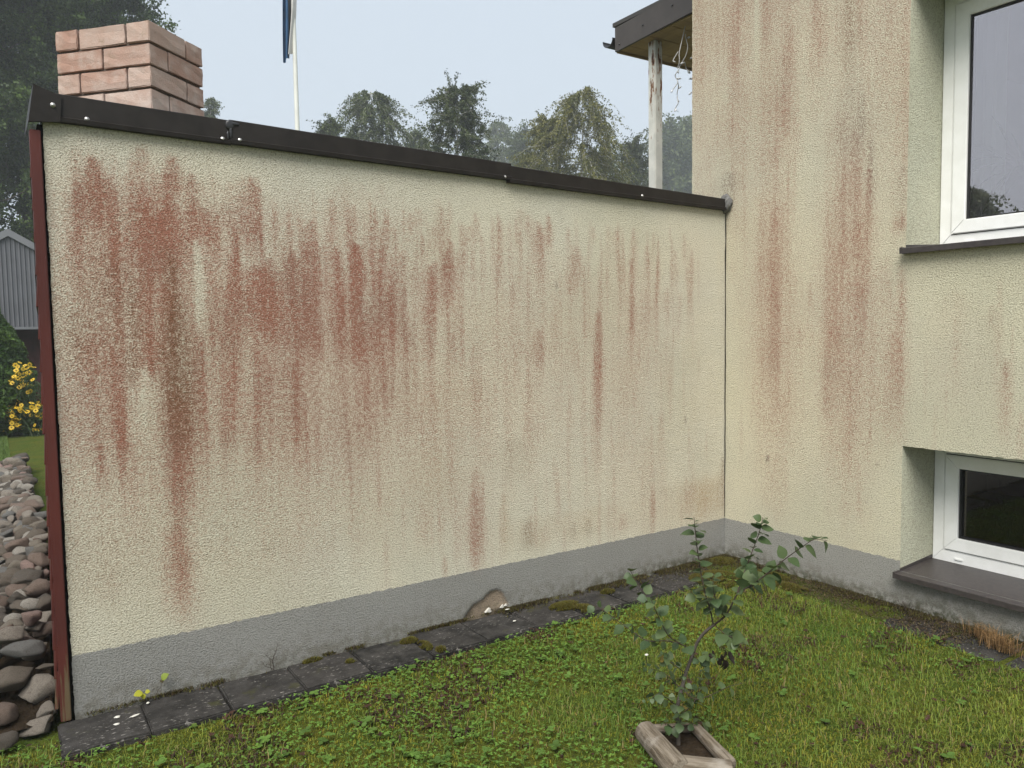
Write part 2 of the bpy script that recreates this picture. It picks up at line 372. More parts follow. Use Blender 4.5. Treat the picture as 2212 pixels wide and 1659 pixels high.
# ------------------------------------------------------------------ measured stain streaks, branches, wires
STREAKS_A = [
  (-3.624, 2.347, 1.124, 0.544, 0.34, 'r'), (-3.803, 2.325, 1.694, 0.046, 0.4, 'r'), (-3.742, 2.263, 1.957, 0.078, 0.55, 'r'), (-3.728, 2.051, 1.958, 0.031, 0.35, 'r'),
  (-3.657, 2.301, 2.02, 0.043, 0.25, 'r'), (-3.56, 2.336, 1.907, 0.094, 0.4, 'r'), (-3.594, 2.309, 1.846, 0.049, 0.3, 'r'), (-3.454, 2.246, 2.07, 0.051, 0.55, 'r'),
  (-3.462, 2.082, 1.838, 0.086, 0.65, 'r'), (-3.526, 2.017, 1.83, 0.112, 0.7, 'r'), (-3.355, 2.243, 2.108, 0.047, 0.5, 'r'), (-3.36, 2.138, 1.916, 0.071, 0.3, 'r'),
  (-3.302, 2.106, 1.918, 0.054, 0.35, 'r'), (-3.459, 1.912, 1.045, 0.087, 0.5, 'b'), (-3.611, 1.786, 1.395, 0.055, 0.35, 'b'), (-3.827, 1.982, 1.694, 0.041, 0.35, 'r'),
  (-3.837, 1.666, 1.375, 0.056, 0.3, 'b'), (-3.21, 1.891, 1.378, 0.069, 0.42, 'r'), (-3.216, 1.776, 1.655, 0.056, 0.4, 'r'), (-3.098, 2.261, 2.043, 0.058, 0.45, 'r'),
  (-3.158, 2.167, 2.001, 0.05, 0.35, 'r'), (-3.183, 2.241, 1.828, 0.156, 0.22, 'r'), (-3.101, 1.863, 1.537, 0.162, 0.4, 'r'), (-3.277, 2.244, 2.169, 0.03, 0.2, 'r'),
  (-3.314, 2.21, 2.142, 0.03, 0.2, 'r'), (-3.716, 1.901, 1.31, 0.264, 0.18, 'b'), (-3.352, 1.96, 1.447, 0.037, 0.95, 'p'), (-3.237, 2.022, 1.921, 0.031, 0.5, 'p'),
  (-3.874, 2.086, 2.007, 0.03, 0.4, 'p'), (-3.879, 1.979, 1.893, 0.035, 0.4, 'p'), (-3.774, 1.944, 1.927, 0.015, 0.5, 'p'), (-3.603, 1.965, 1.935, 0.016, 0.6, 'p'),
  (-3.799, 1.573, 0.984, 0.269, 0.26, 'r'), (-3.719, 1.333, 0.451, 0.375, 0.12, 'r'), (-3.458, 1.568, 1.045, 0.081, 0.45, 'b'), (-3.47, 1.32, 0.882, 0.087, 0.42, 'r'),
  (-3.486, 1.096, 0.311, 0.087, 0.42, 'r'), (-3.476, 0.753, 0.499, 0.076, 0.2, 'r'), (-3.637, 1.511, 1.294, 0.049, 0.4, 'b'), (-3.587, 1.418, 1.082, 0.067, 0.8, 'p'),
  (-3.564, 1.387, 1.203, 0.067, 0.4, 'p'), (-3.217, 1.501, 1.132, 0.044, 0.3, 'r'), (-3.226, 1.242, 0.949, 0.063, 0.15, 'r'), (-3.089, 1.465, 1.154, 0.059, 0.25, 'r'),
  (-3.47, 0.56, 0.239, 0.088, 0.36, 'r'), (-3.789, 0.859, 0.315, 0.369, 0.12, 'b'), (-3.743, 0.579, 0.395, 0.064, 0.15, 'r'), (-3.117, 2.268, 1.864, 0.057, 0.5, 'r'),
  (-3.148, 2.284, 1.863, 0.038, 0.35, 'r'), (-3.011, 2.116, 1.894, 0.026, 0.36, 'r'), (-2.84, 2.069, 1.806, 0.042, 0.36, 'r'), (-2.827, 2.223, 2.042, 0.024, 0.14, 'r'),
  (-2.907, 1.925, 1.347, 0.075, 0.42, 'r'), (-2.86, 1.867, 1.379, 0.09, 0.4, 'r'), (-2.83, 1.651, 1.343, 0.063, 0.34, 'r'), (-3.093, 1.859, 1.52, 0.11, 0.62, 'r'),
  (-3.105, 1.539, 1.191, 0.052, 0.36, 'r'), (-3.037, 1.782, 1.452, 0.086, 0.36, 'r'), (-3.141, 1.748, 1.553, 0.128, 0.3, 'r'), (-2.752, 2.054, 1.808, 0.043, 0.3, 'r'),
  (-2.715, 1.974, 1.352, 0.08, 0.42, 'r'), (-2.61, 1.976, 1.651, 0.054, 0.62, 'r'), (-2.637, 1.825, 1.384, 0.067, 0.38, 'r'), (-2.544, 1.968, 1.842, 0.038, 0.22, 'r'),
  (-2.565, 1.693, 1.381, 0.068, 0.38, 'r'), (-2.614, 1.559, 1.354, 0.09, 0.33, 'r'), (-2.462, 1.773, 1.485, 0.047, 0.42, 'r'), (-2.47, 2.0, 1.922, 0.023, 0.2, 'r'),
  (-2.348, 2.164, 1.977, 0.104, 0.18, 'r'), (-2.281, 2.183, 2.074, 0.049, 0.3, 'r'), (-2.203, 2.101, 1.895, 0.05, 0.26, 'r'), (-2.254, 2.04, 1.894, 0.033, 0.26, 'r'),
  (-2.214, 1.891, 1.442, 0.06, 0.5, 'r'), (-2.236, 1.898, 1.835, 0.025, 0.3, 'r'), (-2.095, 2.03, 1.666, 0.071, 0.6, 'r'), (-2.103, 2.226, 2.011, 0.034, 0.3, 'r'),
  (-1.94, 2.171, 1.98, 0.045, 0.4, 'r'), (-1.979, 2.108, 1.964, 0.044, 0.25, 'r'), (-2.166, 2.236, 2.089, 0.067, 0.16, 'r'), (-2.344, 1.847, 1.673, 0.073, 0.15, 'r'),
  (-2.485, 2.287, 2.168, 0.046, 0.15, 'r'), (-2.584, 2.271, 2.161, 0.037, 0.12, 'r'), (-2.673, 2.284, 1.989, 0.117, 0.15, 'r'), (-2.378, 1.629, 1.469, 0.048, 0.15, 'b'),
  (-2.323, 1.6, 1.394, 0.049, 0.15, 'b'), (-2.63, 1.895, 1.222, 0.898, 0.1, 'r'), (-3.109, 1.498, 0.937, 0.058, 0.24, 'r'), (-2.301, 0.717, 0.391, 0.058, 0.28, 'r'),
  (-1.983, 0.818, 0.168, 0.073, 0.34, 'r'), (-2.24, 0.937, 0.786, 0.042, 0.16, 'r'), (-2.166, 1.476, 0.253, 0.429, 0.12, 'o'), (-2.722, 1.42, 0.359, 0.661, 0.08, 'r'),
  (-2.59, 1.415, 0.987, 0.046, 0.14, 'r'), (-1.79, 2.145, 1.756, 0.056, 0.3, 'r'), (-1.806, 1.981, 1.756, 0.037, 0.3, 'r'), (-1.724, 2.134, 1.772, 0.038, 0.26, 'r'),
  (-1.659, 2.216, 2.035, 0.077, 0.3, 'r'), (-1.529, 2.13, 1.921, 0.07, 0.6, 'r'), (-1.463, 2.166, 1.996, 0.046, 0.4, 'r'), (-1.512, 1.97, 1.727, 0.11, 0.24, 'r'),
  (-1.588, 2.126, 2.015, 0.039, 0.16, 'r'), (-1.279, 2.037, 1.73, 0.096, 0.33, 'r'), (-1.257, 2.038, 1.864, 0.053, 0.3, 'r'), (-1.328, 1.895, 1.721, 0.063, 0.22, 'r'),
  (-1.142, 2.153, 2.035, 0.038, 0.26, 'r'), (-1.021, 2.186, 1.698, 0.068, 0.24, 'r'), (-0.969, 2.155, 2.026, 0.034, 0.22, 'r'), (-0.819, 2.155, 1.769, 0.053, 0.5, 'r'),
  (-0.836, 1.822, 1.416, 0.045, 0.36, 'r'), (-0.857, 1.734, 1.185, 0.052, 0.4, 'r'), (-0.712, 2.073, 1.815, 0.055, 0.36, 'r'), (-0.931, 1.95, 1.785, 0.04, 0.26, 'r'),
  (-0.923, 2.166, 2.063, 0.029, 0.16, 'r'), (-0.469, 2.066, 1.728, 0.049, 0.42, 'r'), (-0.761, 1.797, 1.512, 0.036, 0.28, 'r'), (-0.533, 1.81, 1.499, 0.044, 0.34, 'r'),
  (-0.571, 1.782, 1.609, 0.038, 0.2, 'r'), (-0.417, 1.784, 1.599, 0.032, 0.22, 'r'), (-1.544, 1.508, 1.296, 0.045, 0.66, 'r'), (-1.657, 1.486, 1.373, 0.049, 0.2, 'r'),
  (-1.279, 1.52, 1.284, 0.064, 0.32, 'r'), (-1.103, 1.637, 0.998, 0.054, 0.8, 'r'), (-1.104, 1.586, 1.328, 0.045, 0.4, 'r'), (-1.107, 1.842, 1.612, 0.022, 0.14, 'r'),
  (-0.598, 1.024, 0.755, 0.044, 0.16, 'r'), (-0.533, 1.536, 1.001, 0.076, 0.15, 'r'), (-0.707, 1.762, 1.041, 0.146, 0.14, 'r'), (-1.642, 2.147, 0.902, 0.487, 0.16, 'r'),
  (-0.898, 1.977, 0.831, 0.409, 0.11, 'r'), (-1.375, 2.253, 2.123, 0.031, 0.18, 'd'), (-1.406, 1.827, 1.761, 0.014, 0.5, 'd'), (-1.972, 1.431, 0.923, 0.101, 0.15, 'r'),
  (-1.976, 0.834, 0.234, 0.078, 0.52, 'r'), (-1.979, 0.442, 0.182, 0.051, 0.4, 'r'), (-1.904, 0.952, 0.782, 0.069, 0.2, 'r'), (-1.71, 0.95, 0.669, 0.226, 0.15, 'b'),
  (-1.536, 1.411, 1.135, 0.056, 0.28, 'r'), (-1.541, 1.151, 0.764, 0.085, 0.14, 'r'), (-1.117, 1.366, 1.011, 0.062, 0.3, 'r'), (-1.12, 1.019, 0.513, 0.084, 0.15, 'r'),
  (-1.635, 0.481, 0.271, 0.084, 0.32, 'b'), (-1.512, 0.431, 0.266, 0.057, 0.26, 'r'), (-1.306, 0.416, 0.279, 0.06, 0.22, 'b'), (-1.193, 0.416, 0.293, 0.052, 0.22, 'b'),
  (-0.915, 0.417, 0.281, 0.066, 0.4, 'r'), (-0.888, 1.359, 0.227, 0.275, 0.15, 'r'), (-0.71, 0.929, 0.214, 0.092, 0.15, 'r'), (-0.593, 1.023, 0.195, 0.071, 0.2, 'r'),
  (-0.337, 0.523, 0.289, 0.05, 0.28, 'r'), (-0.21, 0.599, 0.179, 0.542, 0.24, 'o'), (-0.02, 0.688, 0.233, 0.08, 0.36, 'b'), (-1.797, 0.664, 0.246, 0.053, 0.22, 'o'),
  (-0.375, 0.981, 0.902, 0.017, 0.35, 'd'), (-1.395, 0.509, 0.253, 0.889, 0.14, 'o'),
]
STREAKS_B = [
  (0.248, 4.101, 2.434, 0.122, 0.42, 'r'), (-0.03, 3.831, 3.113, 0.168, 0.33, 'r'), (-0.073, 3.391, 3.092, 0.097, 0.28, 'r'), (0.016, 3.039, 2.578, 0.158, 0.3, 'r'),
  (-0.316, 3.825, 3.182, 0.077, 0.5, 'r'), (-0.193, 3.77, 3.218, 0.08, 0.3, 'r'), (-0.24, 3.65, 3.058, 0.052, 0.8, 'p'), (-0.489, 3.364, 2.489, 0.121, 0.28, 'r'),
  (-0.541, 2.902, 2.481, 0.072, 0.25, 'r'), (-0.342, 3.208, 2.19, 0.192, 0.24, 'r'), (-0.695, 3.583, 2.881, 0.101, 0.24, 'r'), (-0.89, 3.511, 2.832, 0.094, 0.34, 'b'),
  (-0.899, 2.926, 2.295, 0.231, 0.34, 'd'), (-0.976, 2.859, 2.498, 0.041, 0.4, 'd'), (-1.038, 2.606, 2.107, 0.06, 0.36, 'd'), (-0.864, 2.464, 1.771, 0.129, 0.4, 'r'),
  (-1.019, 2.435, 1.913, 0.081, 0.45, 'r'), (-1.217, 3.519, 1.914, 0.083, 0.34, 'r'), (-1.198, 2.17, 2.007, 0.076, 0.4, 'r'), (-1.213, 2.427, 2.069, 0.084, 0.25, 'd'),
  (-0.349, 2.379, 1.746, 0.193, 0.3, 'r'), (-0.9, 2.172, 1.479, 0.213, 0.26, 'r'), (-0.021, 2.571, 2.395, 0.243, 0.34, 'd'), (0.143, 3.95, 3.203, 0.192, 0.22, 'r'),
  (-0.93, 3.632, 2.71, 0.723, 0.08, 'r'), (-0.384, 2.149, 0.665, 0.261, 0.4, 'r'), (-0.273, 2.059, 1.426, 0.095, 0.34, 'r'), (-0.458, 2.129, 1.326, 0.09, 0.2, 'r'),
  (-0.914, 2.42, 0.203, 0.242, 0.4, 'r'), (-0.845, 2.339, 1.431, 0.091, 0.34, 'r'), (-1.0, 2.315, 1.318, 0.074, 0.34, 'r'), (-1.221, 1.86, 0.847, 0.091, 0.55, 'r'),
  (-1.189, 1.522, 0.888, 0.116, 0.28, 'r'), (-1.208, 2.131, 2.034, 0.068, 0.4, 'r'), (-1.757, 1.384, 0.903, 0.064, 0.4, 'r'), (-1.83, 1.127, 0.813, 0.036, 0.3, 'r'),
  (-1.49, 1.706, 0.912, 0.307, 0.12, 'r'), (-1.669, 1.598, 0.933, 0.19, 0.1, 'd'), (-0.41, 0.745, 0.21, 0.17, 0.22, 'r'), (-0.354, 0.732, 0.667, 0.016, 0.9, 'd'),
  (-1.095, 0.778, 0.759, 0.011, 0.9, 'd'),
]
SAPLING = {
  'stem': ([(-2.0236, -1.5502, -0.0291), (-2.0207, -1.5458, 0.0483), (-2.0204, -1.5404, 0.1165), (-1.9953, -1.5397, 0.1797), (-1.9721, -1.5384, 0.2372), (-1.9462, -1.5499, 0.3053), (-1.937, -1.5636, 0.3589), (-1.9191, -1.5841, 0.3997), (-1.8867, -1.6033, 0.427)], 0.0085, 0.0055, 0, 0),
  'a': ([(-1.8895, -1.6018, 0.4239), (-1.8967, -1.5919, 0.486), (-1.9019, -1.572, 0.5386), (-1.9038, -1.5529, 0.6102), (-1.9104, -1.5424, 0.6852), (-1.9141, -1.5332, 0.7664), (-1.9157, -1.5271, 0.8288)], 0.0035, 0.0012, 30, 1),
  'b': ([(-1.8867, -1.6033, 0.427), (-1.8695, -1.6359, 0.4617), (-1.8577, -1.653, 0.4957), (-1.8471, -1.6784, 0.5633), (-1.8236, -1.7043, 0.5844), (-1.8027, -1.7394, 0.6175), (-1.7768, -1.777, 0.6621), (-1.7411, -1.8203, 0.715), (-1.7065, -1.8635, 0.7612), (-1.6843, -1.888, 0.787), (-1.6454, -1.9144, 0.7792)], 0.004, 0.001, 26, 1.1),
  'c': ([(-1.8471, -1.6784, 0.5633), (-1.7998, -1.669, 0.6204), (-1.7687, -1.662, 0.6634), (-1.726, -1.6611, 0.7255), (-1.6966, -1.6637, 0.785), (-1.6895, -1.6653, 0.8224)], 0.0028, 0.001, 26, 1),
  'd': ([(-1.9466, -1.5603, 0.3218), (-2.0224, -1.5662, 0.3707), (-2.0899, -1.566, 0.4147), (-2.1259, -1.5606, 0.4828), (-2.1525, -1.5629, 0.5321), (-2.1722, -1.5582, 0.5774)], 0.0025, 0.001, 16, 1),
  'e': ([(-2.0224, -1.5662, 0.3707), (-2.0256, -1.4926, 0.3629), (-2.0681, -1.4298, 0.3458), (-2.0986, -1.3708, 0.3792), (-2.1364, -1.3183, 0.4205), (-2.1711, -1.2807, 0.4529), (-2.1961, -1.2508, 0.4692)], 0.0025, 0.001, 18, 1),
  'f': ([(-2.1259, -1.5606, 0.4828), (-2.0882, -1.4873, 0.5087), (-2.0871, -1.4374, 0.5387), (-2.0998, -1.4013, 0.5826), (-2.1116, -1.3776, 0.6301)], 0.002, 0.0008, 13, 0.9),
  'g': ([(-1.9973, -1.5501, 0.1842), (-1.9923, -1.6036, 0.1593), (-1.9751, -1.66, 0.1956), (-1.9434, -1.7247, 0.2489), (-1.9137, -1.7667, 0.2691)], 0.0022, 0.0008, 7, 1),
  'h': ([(-2.0024, -1.5467, 0.1843), (-1.9916, -1.493, 0.1932), (-1.9954, -1.4529, 0.2119), (-2.0286, -1.4059, 0.2232)], 0.0022, 0.0008, 13, 1),
  'i': ([(-2.0162, -1.5431, 0.1164), (-2.0853, -1.5524, 0.1777), (-2.1304, -1.556, 0.2104), (-2.1703, -1.5547, 0.1962)], 0.0022, 0.0008, 12, 1.1),
  'j': ([(-2.0207, -1.5432, 0.0793), (-1.9496, -1.5297, 0.0853), (-1.8996, -1.5248, 0.1084), (-1.8715, -1.5154, 0.1563), (-1.8459, -1.5256, 0.2391)], 0.0025, 0.0008, 18, 1.1),
  'k': ([(-1.9721, -1.5384, 0.2372), (-2.0348, -1.5531, 0.2842), (-2.0783, -1.5456, 0.3177), (-2.0941, -1.5448, 0.3464)], 0.0018, 0.0008, 12, 0.95),
  'l': ([(-1.9462, -1.5499, 0.3053), (-1.9842, -1.6202, 0.3141), (-1.9873, -1.639, 0.3525), (-1.9727, -1.6731, 0.3483)], 0.0018, 0.0008, 10, 0.95),
  'm': ([(-2.0207, -1.5458, 0.0483), (-2.0911, -1.5581, 0.0621), (-2.1019, -1.5606, 0.0916)], 0.0018, 0.0008, 6, 1),
  'n': ([(-2.0207, -1.5458, 0.0483), (-1.9547, -1.5431, 0.0273), (-1.9075, -1.5491, 0.0419), (-1.8703, -1.5653, -0.0017)], 0.0018, 0.0008, 9, 1.1),
  'o': ([(-1.8867, -1.6033, 0.427), (-1.8983, -1.6692, 0.4097), (-1.8937, -1.6962, 0.4111), (-1.8953, -1.7205, 0.3948)], 0.002, 0.0008, 11, 1.1),
  'p': ([(-1.8967, -1.5919, 0.486), (-1.8845, -1.5269, 0.4966), (-1.8898, -1.4979, 0.5155), (-1.8899, -1.4722, 0.5346)], 0.002, 0.0008, 9, 1),
  'q': ([(-1.8695, -1.6359, 0.4617), (-1.9373, -1.6563, 0.5445), (-1.96, -1.6608, 0.5996), (-1.9548, -1.6599, 0.6533)], 0.002, 0.0008, 13, 1),
  'r': ([(-1.8236, -1.7043, 0.5844), (-1.7606, -1.698, 0.5828), (-1.6952, -1.6908, 0.6127), (-1.6309, -1.7084, 0.6244)], 0.002, 0.0008, 12, 1.05),
  's': ([(-2.0219, -1.547, 0.0235), (-2.05, -1.593, 0.1149), (-2.0568, -1.6078, 0.1729), (-2.0556, -1.6148, 0.2436)], 0.002, 0.0008, 12, 1.05),
}
WIRES = [[(0.291, 0.62, 3.828), (0.255, 0.62, 3.713), (0.19, 0.62, 3.552), (0.19, 0.62, 3.477), (0.193, 0.62, 3.453)], [(0.261, 0.62, 3.71), (0.285, 0.62, 3.685), (0.279, 0.62, 3.626), (0.261, 0.62, 3.548), (0.243, 0.62, 3.503)], [(0.243, 0.62, 3.503), (0.28, 0.62, 3.484), (0.286, 0.62, 3.452), (0.306, 0.62, 3.434)], [(0.243, 0.62, 3.503), (0.214, 0.62, 3.473), (0.193, 0.62, 3.453)], [(0.193, 0.62, 3.453), (0.166, 0.62, 3.407), (0.178, 0.62, 3.376), (0.172, 0.62, 3.341), (0.122, 0.62, 3.272)], [(0.172, 0.62, 3.346), (0.19, 0.62, 3.311), (0.19, 0.62, 3.253), (0.178, 0.62, 3.201), (0.172, 0.62, 3.179), (0.162, 0.62, 3.14)], [(0.178, 0.62, 3.566), (0.148, 0.62, 3.503), (0.151, 0.62, 3.487)], [(0.346, 0.62, 3.554), (0.316, 0.62, 3.545)], [(0.346, 0.62, 3.394), (0.314, 0.62, 3.399)], [(0.343, 0.62, 3.318), (0.31, 0.62, 3.283)], [(0.346, 0.62, 3.855), (0.31, 0.62, 3.84)]]
BULBS = [[(0.28, 0.615, 3.687), (0.308, 0.615, 3.694)], [(0.232, 0.615, 3.498), (0.208, 0.615, 3.485)], [(0.284, 0.615, 3.446), (0.302, 0.615, 3.432)], [(0.173, 0.615, 3.373), (0.212, 0.615, 3.381)], [(0.19, 0.615, 3.308), (0.214, 0.615, 3.325)], [(0.181, 0.615, 3.218), (0.193, 0.615, 3.209)], [(0.125, 0.615, 3.283), (0.115, 0.615, 3.268)], [(0.164, 0.615, 3.156), (0.157, 0.615, 3.137)], [(0.332, 0.615, 3.844), (0.305, 0.615, 3.838)], [(0.332, 0.615, 3.554), (0.311, 0.615, 3.542)], [(0.333, 0.615, 3.397), (0.308, 0.615, 3.398)], [(0.317, 0.615, 3.296), (0.305, 0.615, 3.282)], [(0.181, 0.615, 3.433), (0.188, 0.615, 3.413)]]
STREAKS_A += [(-3.445, 1.717, 0.959, 0.115, 0.75, 'b'), (-3.458, 1.28, 0.532, 0.112, 0.7, 'r'), (-3.482, 0.736, 0.267, 0.116, 0.65, 'r'), (-3.507, 2.065, 1.794, 0.152, 0.9, 'r'), (-3.732, 2.271, 1.975, 0.09, 0.8, 'r'), (-3.442, 2.312, 2.088, 0.073, 0.8, 'r'), (-3.46, 2.127, 1.815, 0.11, 0.7, 'r'), (-3.173, 1.864, 1.514, 0.13, 0.5, 'r'), (-3.05, 1.91, 1.384, 0.12, 0.35, 'r'), (-2.621, 2.005, 1.569, 0.071, 0.85, 'r'), (-2.109, 1.972, 1.636, 0.082, 0.75, 'r'), (-1.969, 0.687, 0.204, 0.099, 0.75, 'r'), (-1.106, 1.675, 0.776, 0.071, 0.9, 'r'), (-1.538, 1.552, 1.296, 0.071, 0.85, 'r'), (-1.54, 2.17, 1.84, 0.062, 0.75, 'r'), (-1.46, 2.2, 1.95, 0.045, 0.6, 'r'), (-2.192, 1.921, 1.588, 0.07, 0.6, 'r'), (-2.443, 1.774, 1.452, 0.05, 0.6, 'r'), (-0.838, 1.971, 1.407, 0.068, 0.6, 'r'), (-1.267, 2.008, 1.742, 0.089, 0.5, 'r'), (-3.348, 1.938, 1.477, 0.05, 1, 'p'), (-3.593, 1.327, 0.994, 0.078, 0.75, 'p'), (-2.99, 2.371, 1.891, 0.085, 0.5, 'p')]

# ================================================================== the setting
def zg(x, y):
    return -0.036 + .014 * (fbm(x, y, 1.7, 2, 3) - .5) * np.exp(-((x + 2) ** 2 + (y + 2) ** 2) / 60.) + .03 * sstep(-.9, -.2, x) * sstep(-3.5, -.6, y) * sstep(.6, .2, y)
def axis(lo, hi, step, far):
    a = np.arange(lo, hi + step / 2, step)
    l = lo - np.geomspace(.5, far, 14)[::-1]; h = hi + np.geomspace(.5, far, 14)
    return np.concatenate([l, a, h])
gx = axis(-7, .4, .12, 320); gy = axis(-5, 1, .12, 320)
X, Y = np.meshgrid(gx, gy, indexing='ij'); Z = zg(X, Y)
nx, ny = X.shape
ii, jj = np.meshgrid(np.arange(nx - 1), np.arange(ny - 1), indexing='ij')
F = np.stack([ii * ny + jj, (ii + 1) * ny + jj, (ii + 1) * ny + jj + 1, ii * ny + jj + 1], -1).reshape(-1, 4)
g = link('ground', np_mesh('ground', np.stack([X, Y, Z], -1).reshape(-1, 3), F, None, True), M['ground']); tag(g, kind='structure')

# ------------------------------------------------------------------ plaster skins with their stains
def stains(u, z, rows, seed):
    r = np.random.default_rng(seed)
    red = np.zeros_like(u); br = np.zeros_like(u); dk = np.zeros_like(u); oc = np.zeros_like(u); pale = np.zeros_like(u)
    wig = (fbm(u * .0, z, 2.2, 5, 3) - .5)
    for (c, z0, z1, w, s, kd) in rows:
        h = max(z0 - z1, .02); t = (z0 - z) / h
        m = (t > -.25) & (t < 1.3) & (np.abs(u - c) < w * 1.6 + .02)
        if not m.any(): continue
        uu = u[m]; zz = z[m]; tt = t[m] + .10 * (vn(uu, zz * .3, 28, seed) - .5) + .05 * (vn(uu, zz, 9, seed + 1) - .5)
        broad = w > .35
        prof = .35 + .65 * np.clip(tt / .4, 0, 1) ** .8 if not broad else np.ones_like(tt)
        ctr = c + .012 * (vn(zz * 0 + c * 40, zz, 3.0, seed) - .5) + w * .10 * (vn(zz * 0 + c * 31, zz, 7.0, 2) - .5)
        d = (uu - ctr) / (w * .55 * prof + 1e-4)
        lat = np.exp(-np.abs(d) ** 2.0)
        rise = sstep(-.02, .07 if not broad else .25, tt); fall = 1 - sstep(.45, 1.08, tt)
        a = s * lat * rise * fall
        tgt = {'r': red, 'b': br, 'd': dk, 'o': oc, 'p': pale}[kd]; a = a * (.55 if kd == 'd' and w > .03 else 1)
        tgt[m] = 1 - (1 - tgt[m]) * (1 - np.clip(a, 0, 1))
    # fine run-off structure in every stain
    fine = np.clip(.48 + 1.05 * fbm(u, z * .04, 30, seed + 3, 4), .3, 1.5) * (.78 + .44 * fbm(u, z, 9, seed + 9, 3))
    red *= fine; br *= fine; oc *= fine; dk *= np.clip(fine, .5, 1.2)
    for a in (red, br, dk, oc): a *= (1 - pale)
    red = .82 * (1 - np.exp(-1.22 * red)); br = .7 * (1 - np.exp(-1.3 * br))
    return red, br, dk, oc
def skin(name, U, Zs, frame, rows, mat, parent, extra=None, holes=(), seed=1, edge=None):
    """frame(u, z, d): world point of a wall point pushed d out of the wall"""
    UU, ZZ = np.meshgrid(U, Zs, indexing='ij'); nu, nz = UU.shape
    if edge is not None: UU, ZZ = edge(UU, ZZ)
    red, br, dk, oc = stains(UU.ravel(), ZZ.ravel(), rows, seed)
    d = .003 * (fbm(UU, ZZ, 2.3, 8, 4) - .5).ravel()
    mort = np.zeros(nu * nz); moss = np.zeros(nu * nz)
    if extra is not None: d, mort, moss, red, br, dk, oc = extra(UU.ravel(), ZZ.ravel(), d, mort, moss, red, br, dk, oc)
    V = frame(UU.ravel(), ZZ.ravel(), d)
    ii, jj = np.meshgrid(np.arange(nu - 1), np.arange(nz - 1), indexing='ij')
    keep = np.ones(ii.shape, bool)
    uc = (UU[:-1, :-1] + UU[1:, 1:]) / 2; zc = (ZZ[:-1, :-1] + ZZ[1:, 1:]) / 2
    for (a, b, c, e) in holes: keep &= ~((uc > a) & (uc < b) & (zc > c) & (zc < e))
    ii = ii[keep]; jj = jj[keep]
    F = np.stack([ii * nz + jj, ii * nz + jj + 1, (ii + 1) * nz + jj + 1, (ii + 1) * nz + jj], -1).reshape(-1, 4)[:, ::-1]
    me = np_mesh(name, V, F, np.stack([red, br, dk], -1), True)
    c2 = np.ones((len(V), 4), np.float32); c2[:, 0] = oc; c2[:, 1] = mort; c2[:, 2] = moss
    a2 = me.color_attributes.new('Col2', 'FLOAT_COLOR', 'POINT'); a2.data.foreach_set('color', c2.ravel())
    return link(name, me, mat, parent)

# ================================================================== terrace wall (stained)
L = 3.905; HL, HR = 2.402, 2.338
def top_z(x): return HR + (HL - HR) * (-x / L)
annex = empty('terrace_wall', (-L / 2, .12, 0))
tag(annex, 'long cream plastered terrace wall streaked with red algae above a grey plinth', 'wall')
U = np.linspace(-L, -.002, 330); Zs = np.linspace(0, 1, 206)
dam = np.array([(-2.075, -.03), (-2.06, -.005), (-2.02, .045), (-1.985, .066), (-1.94, .078), (-1.915, .100), (-1.885, .116), (-1.845, .116), (-1.812, .100), (-1.792, .066), (-1.778, .035), (-1.772, -.03)])
def a_extra(u, z, d, mort, moss, red, br, dk, oc):
    top = np.interp(u, dam[:, 0], dam[:, 1], left=-1, right=-1) + .006 * (vn(u, z, 60, 4) - .5)
    ins = sstep(-.004, .006, top - z) * (u > -2.08) * (u < -1.76)
    d = d - .013 * ins; mort = np.maximum(mort, ins)
    d = d + .010 * np.exp(-((u + 1.83) / .05) ** 2 - ((z - .015) / .02) ** 2)
    moss = np.clip(moss + sstep(.085, -.01, z + .05 * (fbm(u, z, 6, 3) - .4)) * (.25 + .75 * sstep(-1.7, -.4, u)), 0, 1)
    run = .45 + 1.1 * fbm(u, z * .06, 11, 77, 4)
    red = np.clip(red + .17 * sstep(-1.9, -3.0, u) * sstep(.7, 1.15, z) * sstep(2.30, 2.05, z) * run + .06 * sstep(-1.0, -2.6, u) * sstep(.3, .6, z) * run, 0, 1)
    br = np.clip(br + .05 * sstep(-1.6, -3.4, u) * run, 0, 1)
    oc = np.clip(oc + (.04 + .05 * sstep(-1.2, -.2, u)) * run * sstep(2.3, 2.0, z), 0, 1)
    return d, mort, moss, red, br, dk, oc
def a_edge(UU, ZZ):
    ZZ = -.10 + ZZ * (top_z(UU) + .03 + .10)
    e = np.exp(-((UU + L) / .02) ** 2); UU = UU + e * .005 * (vn(ZZ * 0, ZZ, 50, 6) - .5)
    return UU, ZZ
def drips(n, u0, u1, z0, z1, seed):
    r = random.Random(seed); out = []
    for _ in range(n):
        zt = z0 + (z1 - z0) * r.random() ** .7; ln = r.uniform(.12, .7)
        out.append((r.uniform(u0, u1), zt, max(zt - ln, .2), r.choice([.014, .018, .024, .034]), r.uniform(.14, .42), 'r'))
    return out
STREAKS_A += drips(170, -3.8, -.25, 1.0, 2.22, 3) + drips(90, -3.2, -.3, 1.75, 2.2, 18) + drips(40, -2.6, -.1, .35, .9, 4) + drips(60, -3.7, -2.0, 1.3, 2.25, 8)
STREAKS_A += [(-3.3, 2.25, .15, 1.25, .24, 'r'), (-2.75, 1.95, .3, 1.0, .20, 'r'), (-2.0, 1.95, .3, .9, .20, 'r'), (-1.2, 2.0, .2, 1.1, .20, 'r')]
STREAKS_B += drips(50, -1.2, .28, 2.0, 4.3, 5) + drips(26, -1.2, -.1, .7, 2.0, 6) + drips(24, -2.6, -1.3, 1.0, 1.85, 7)
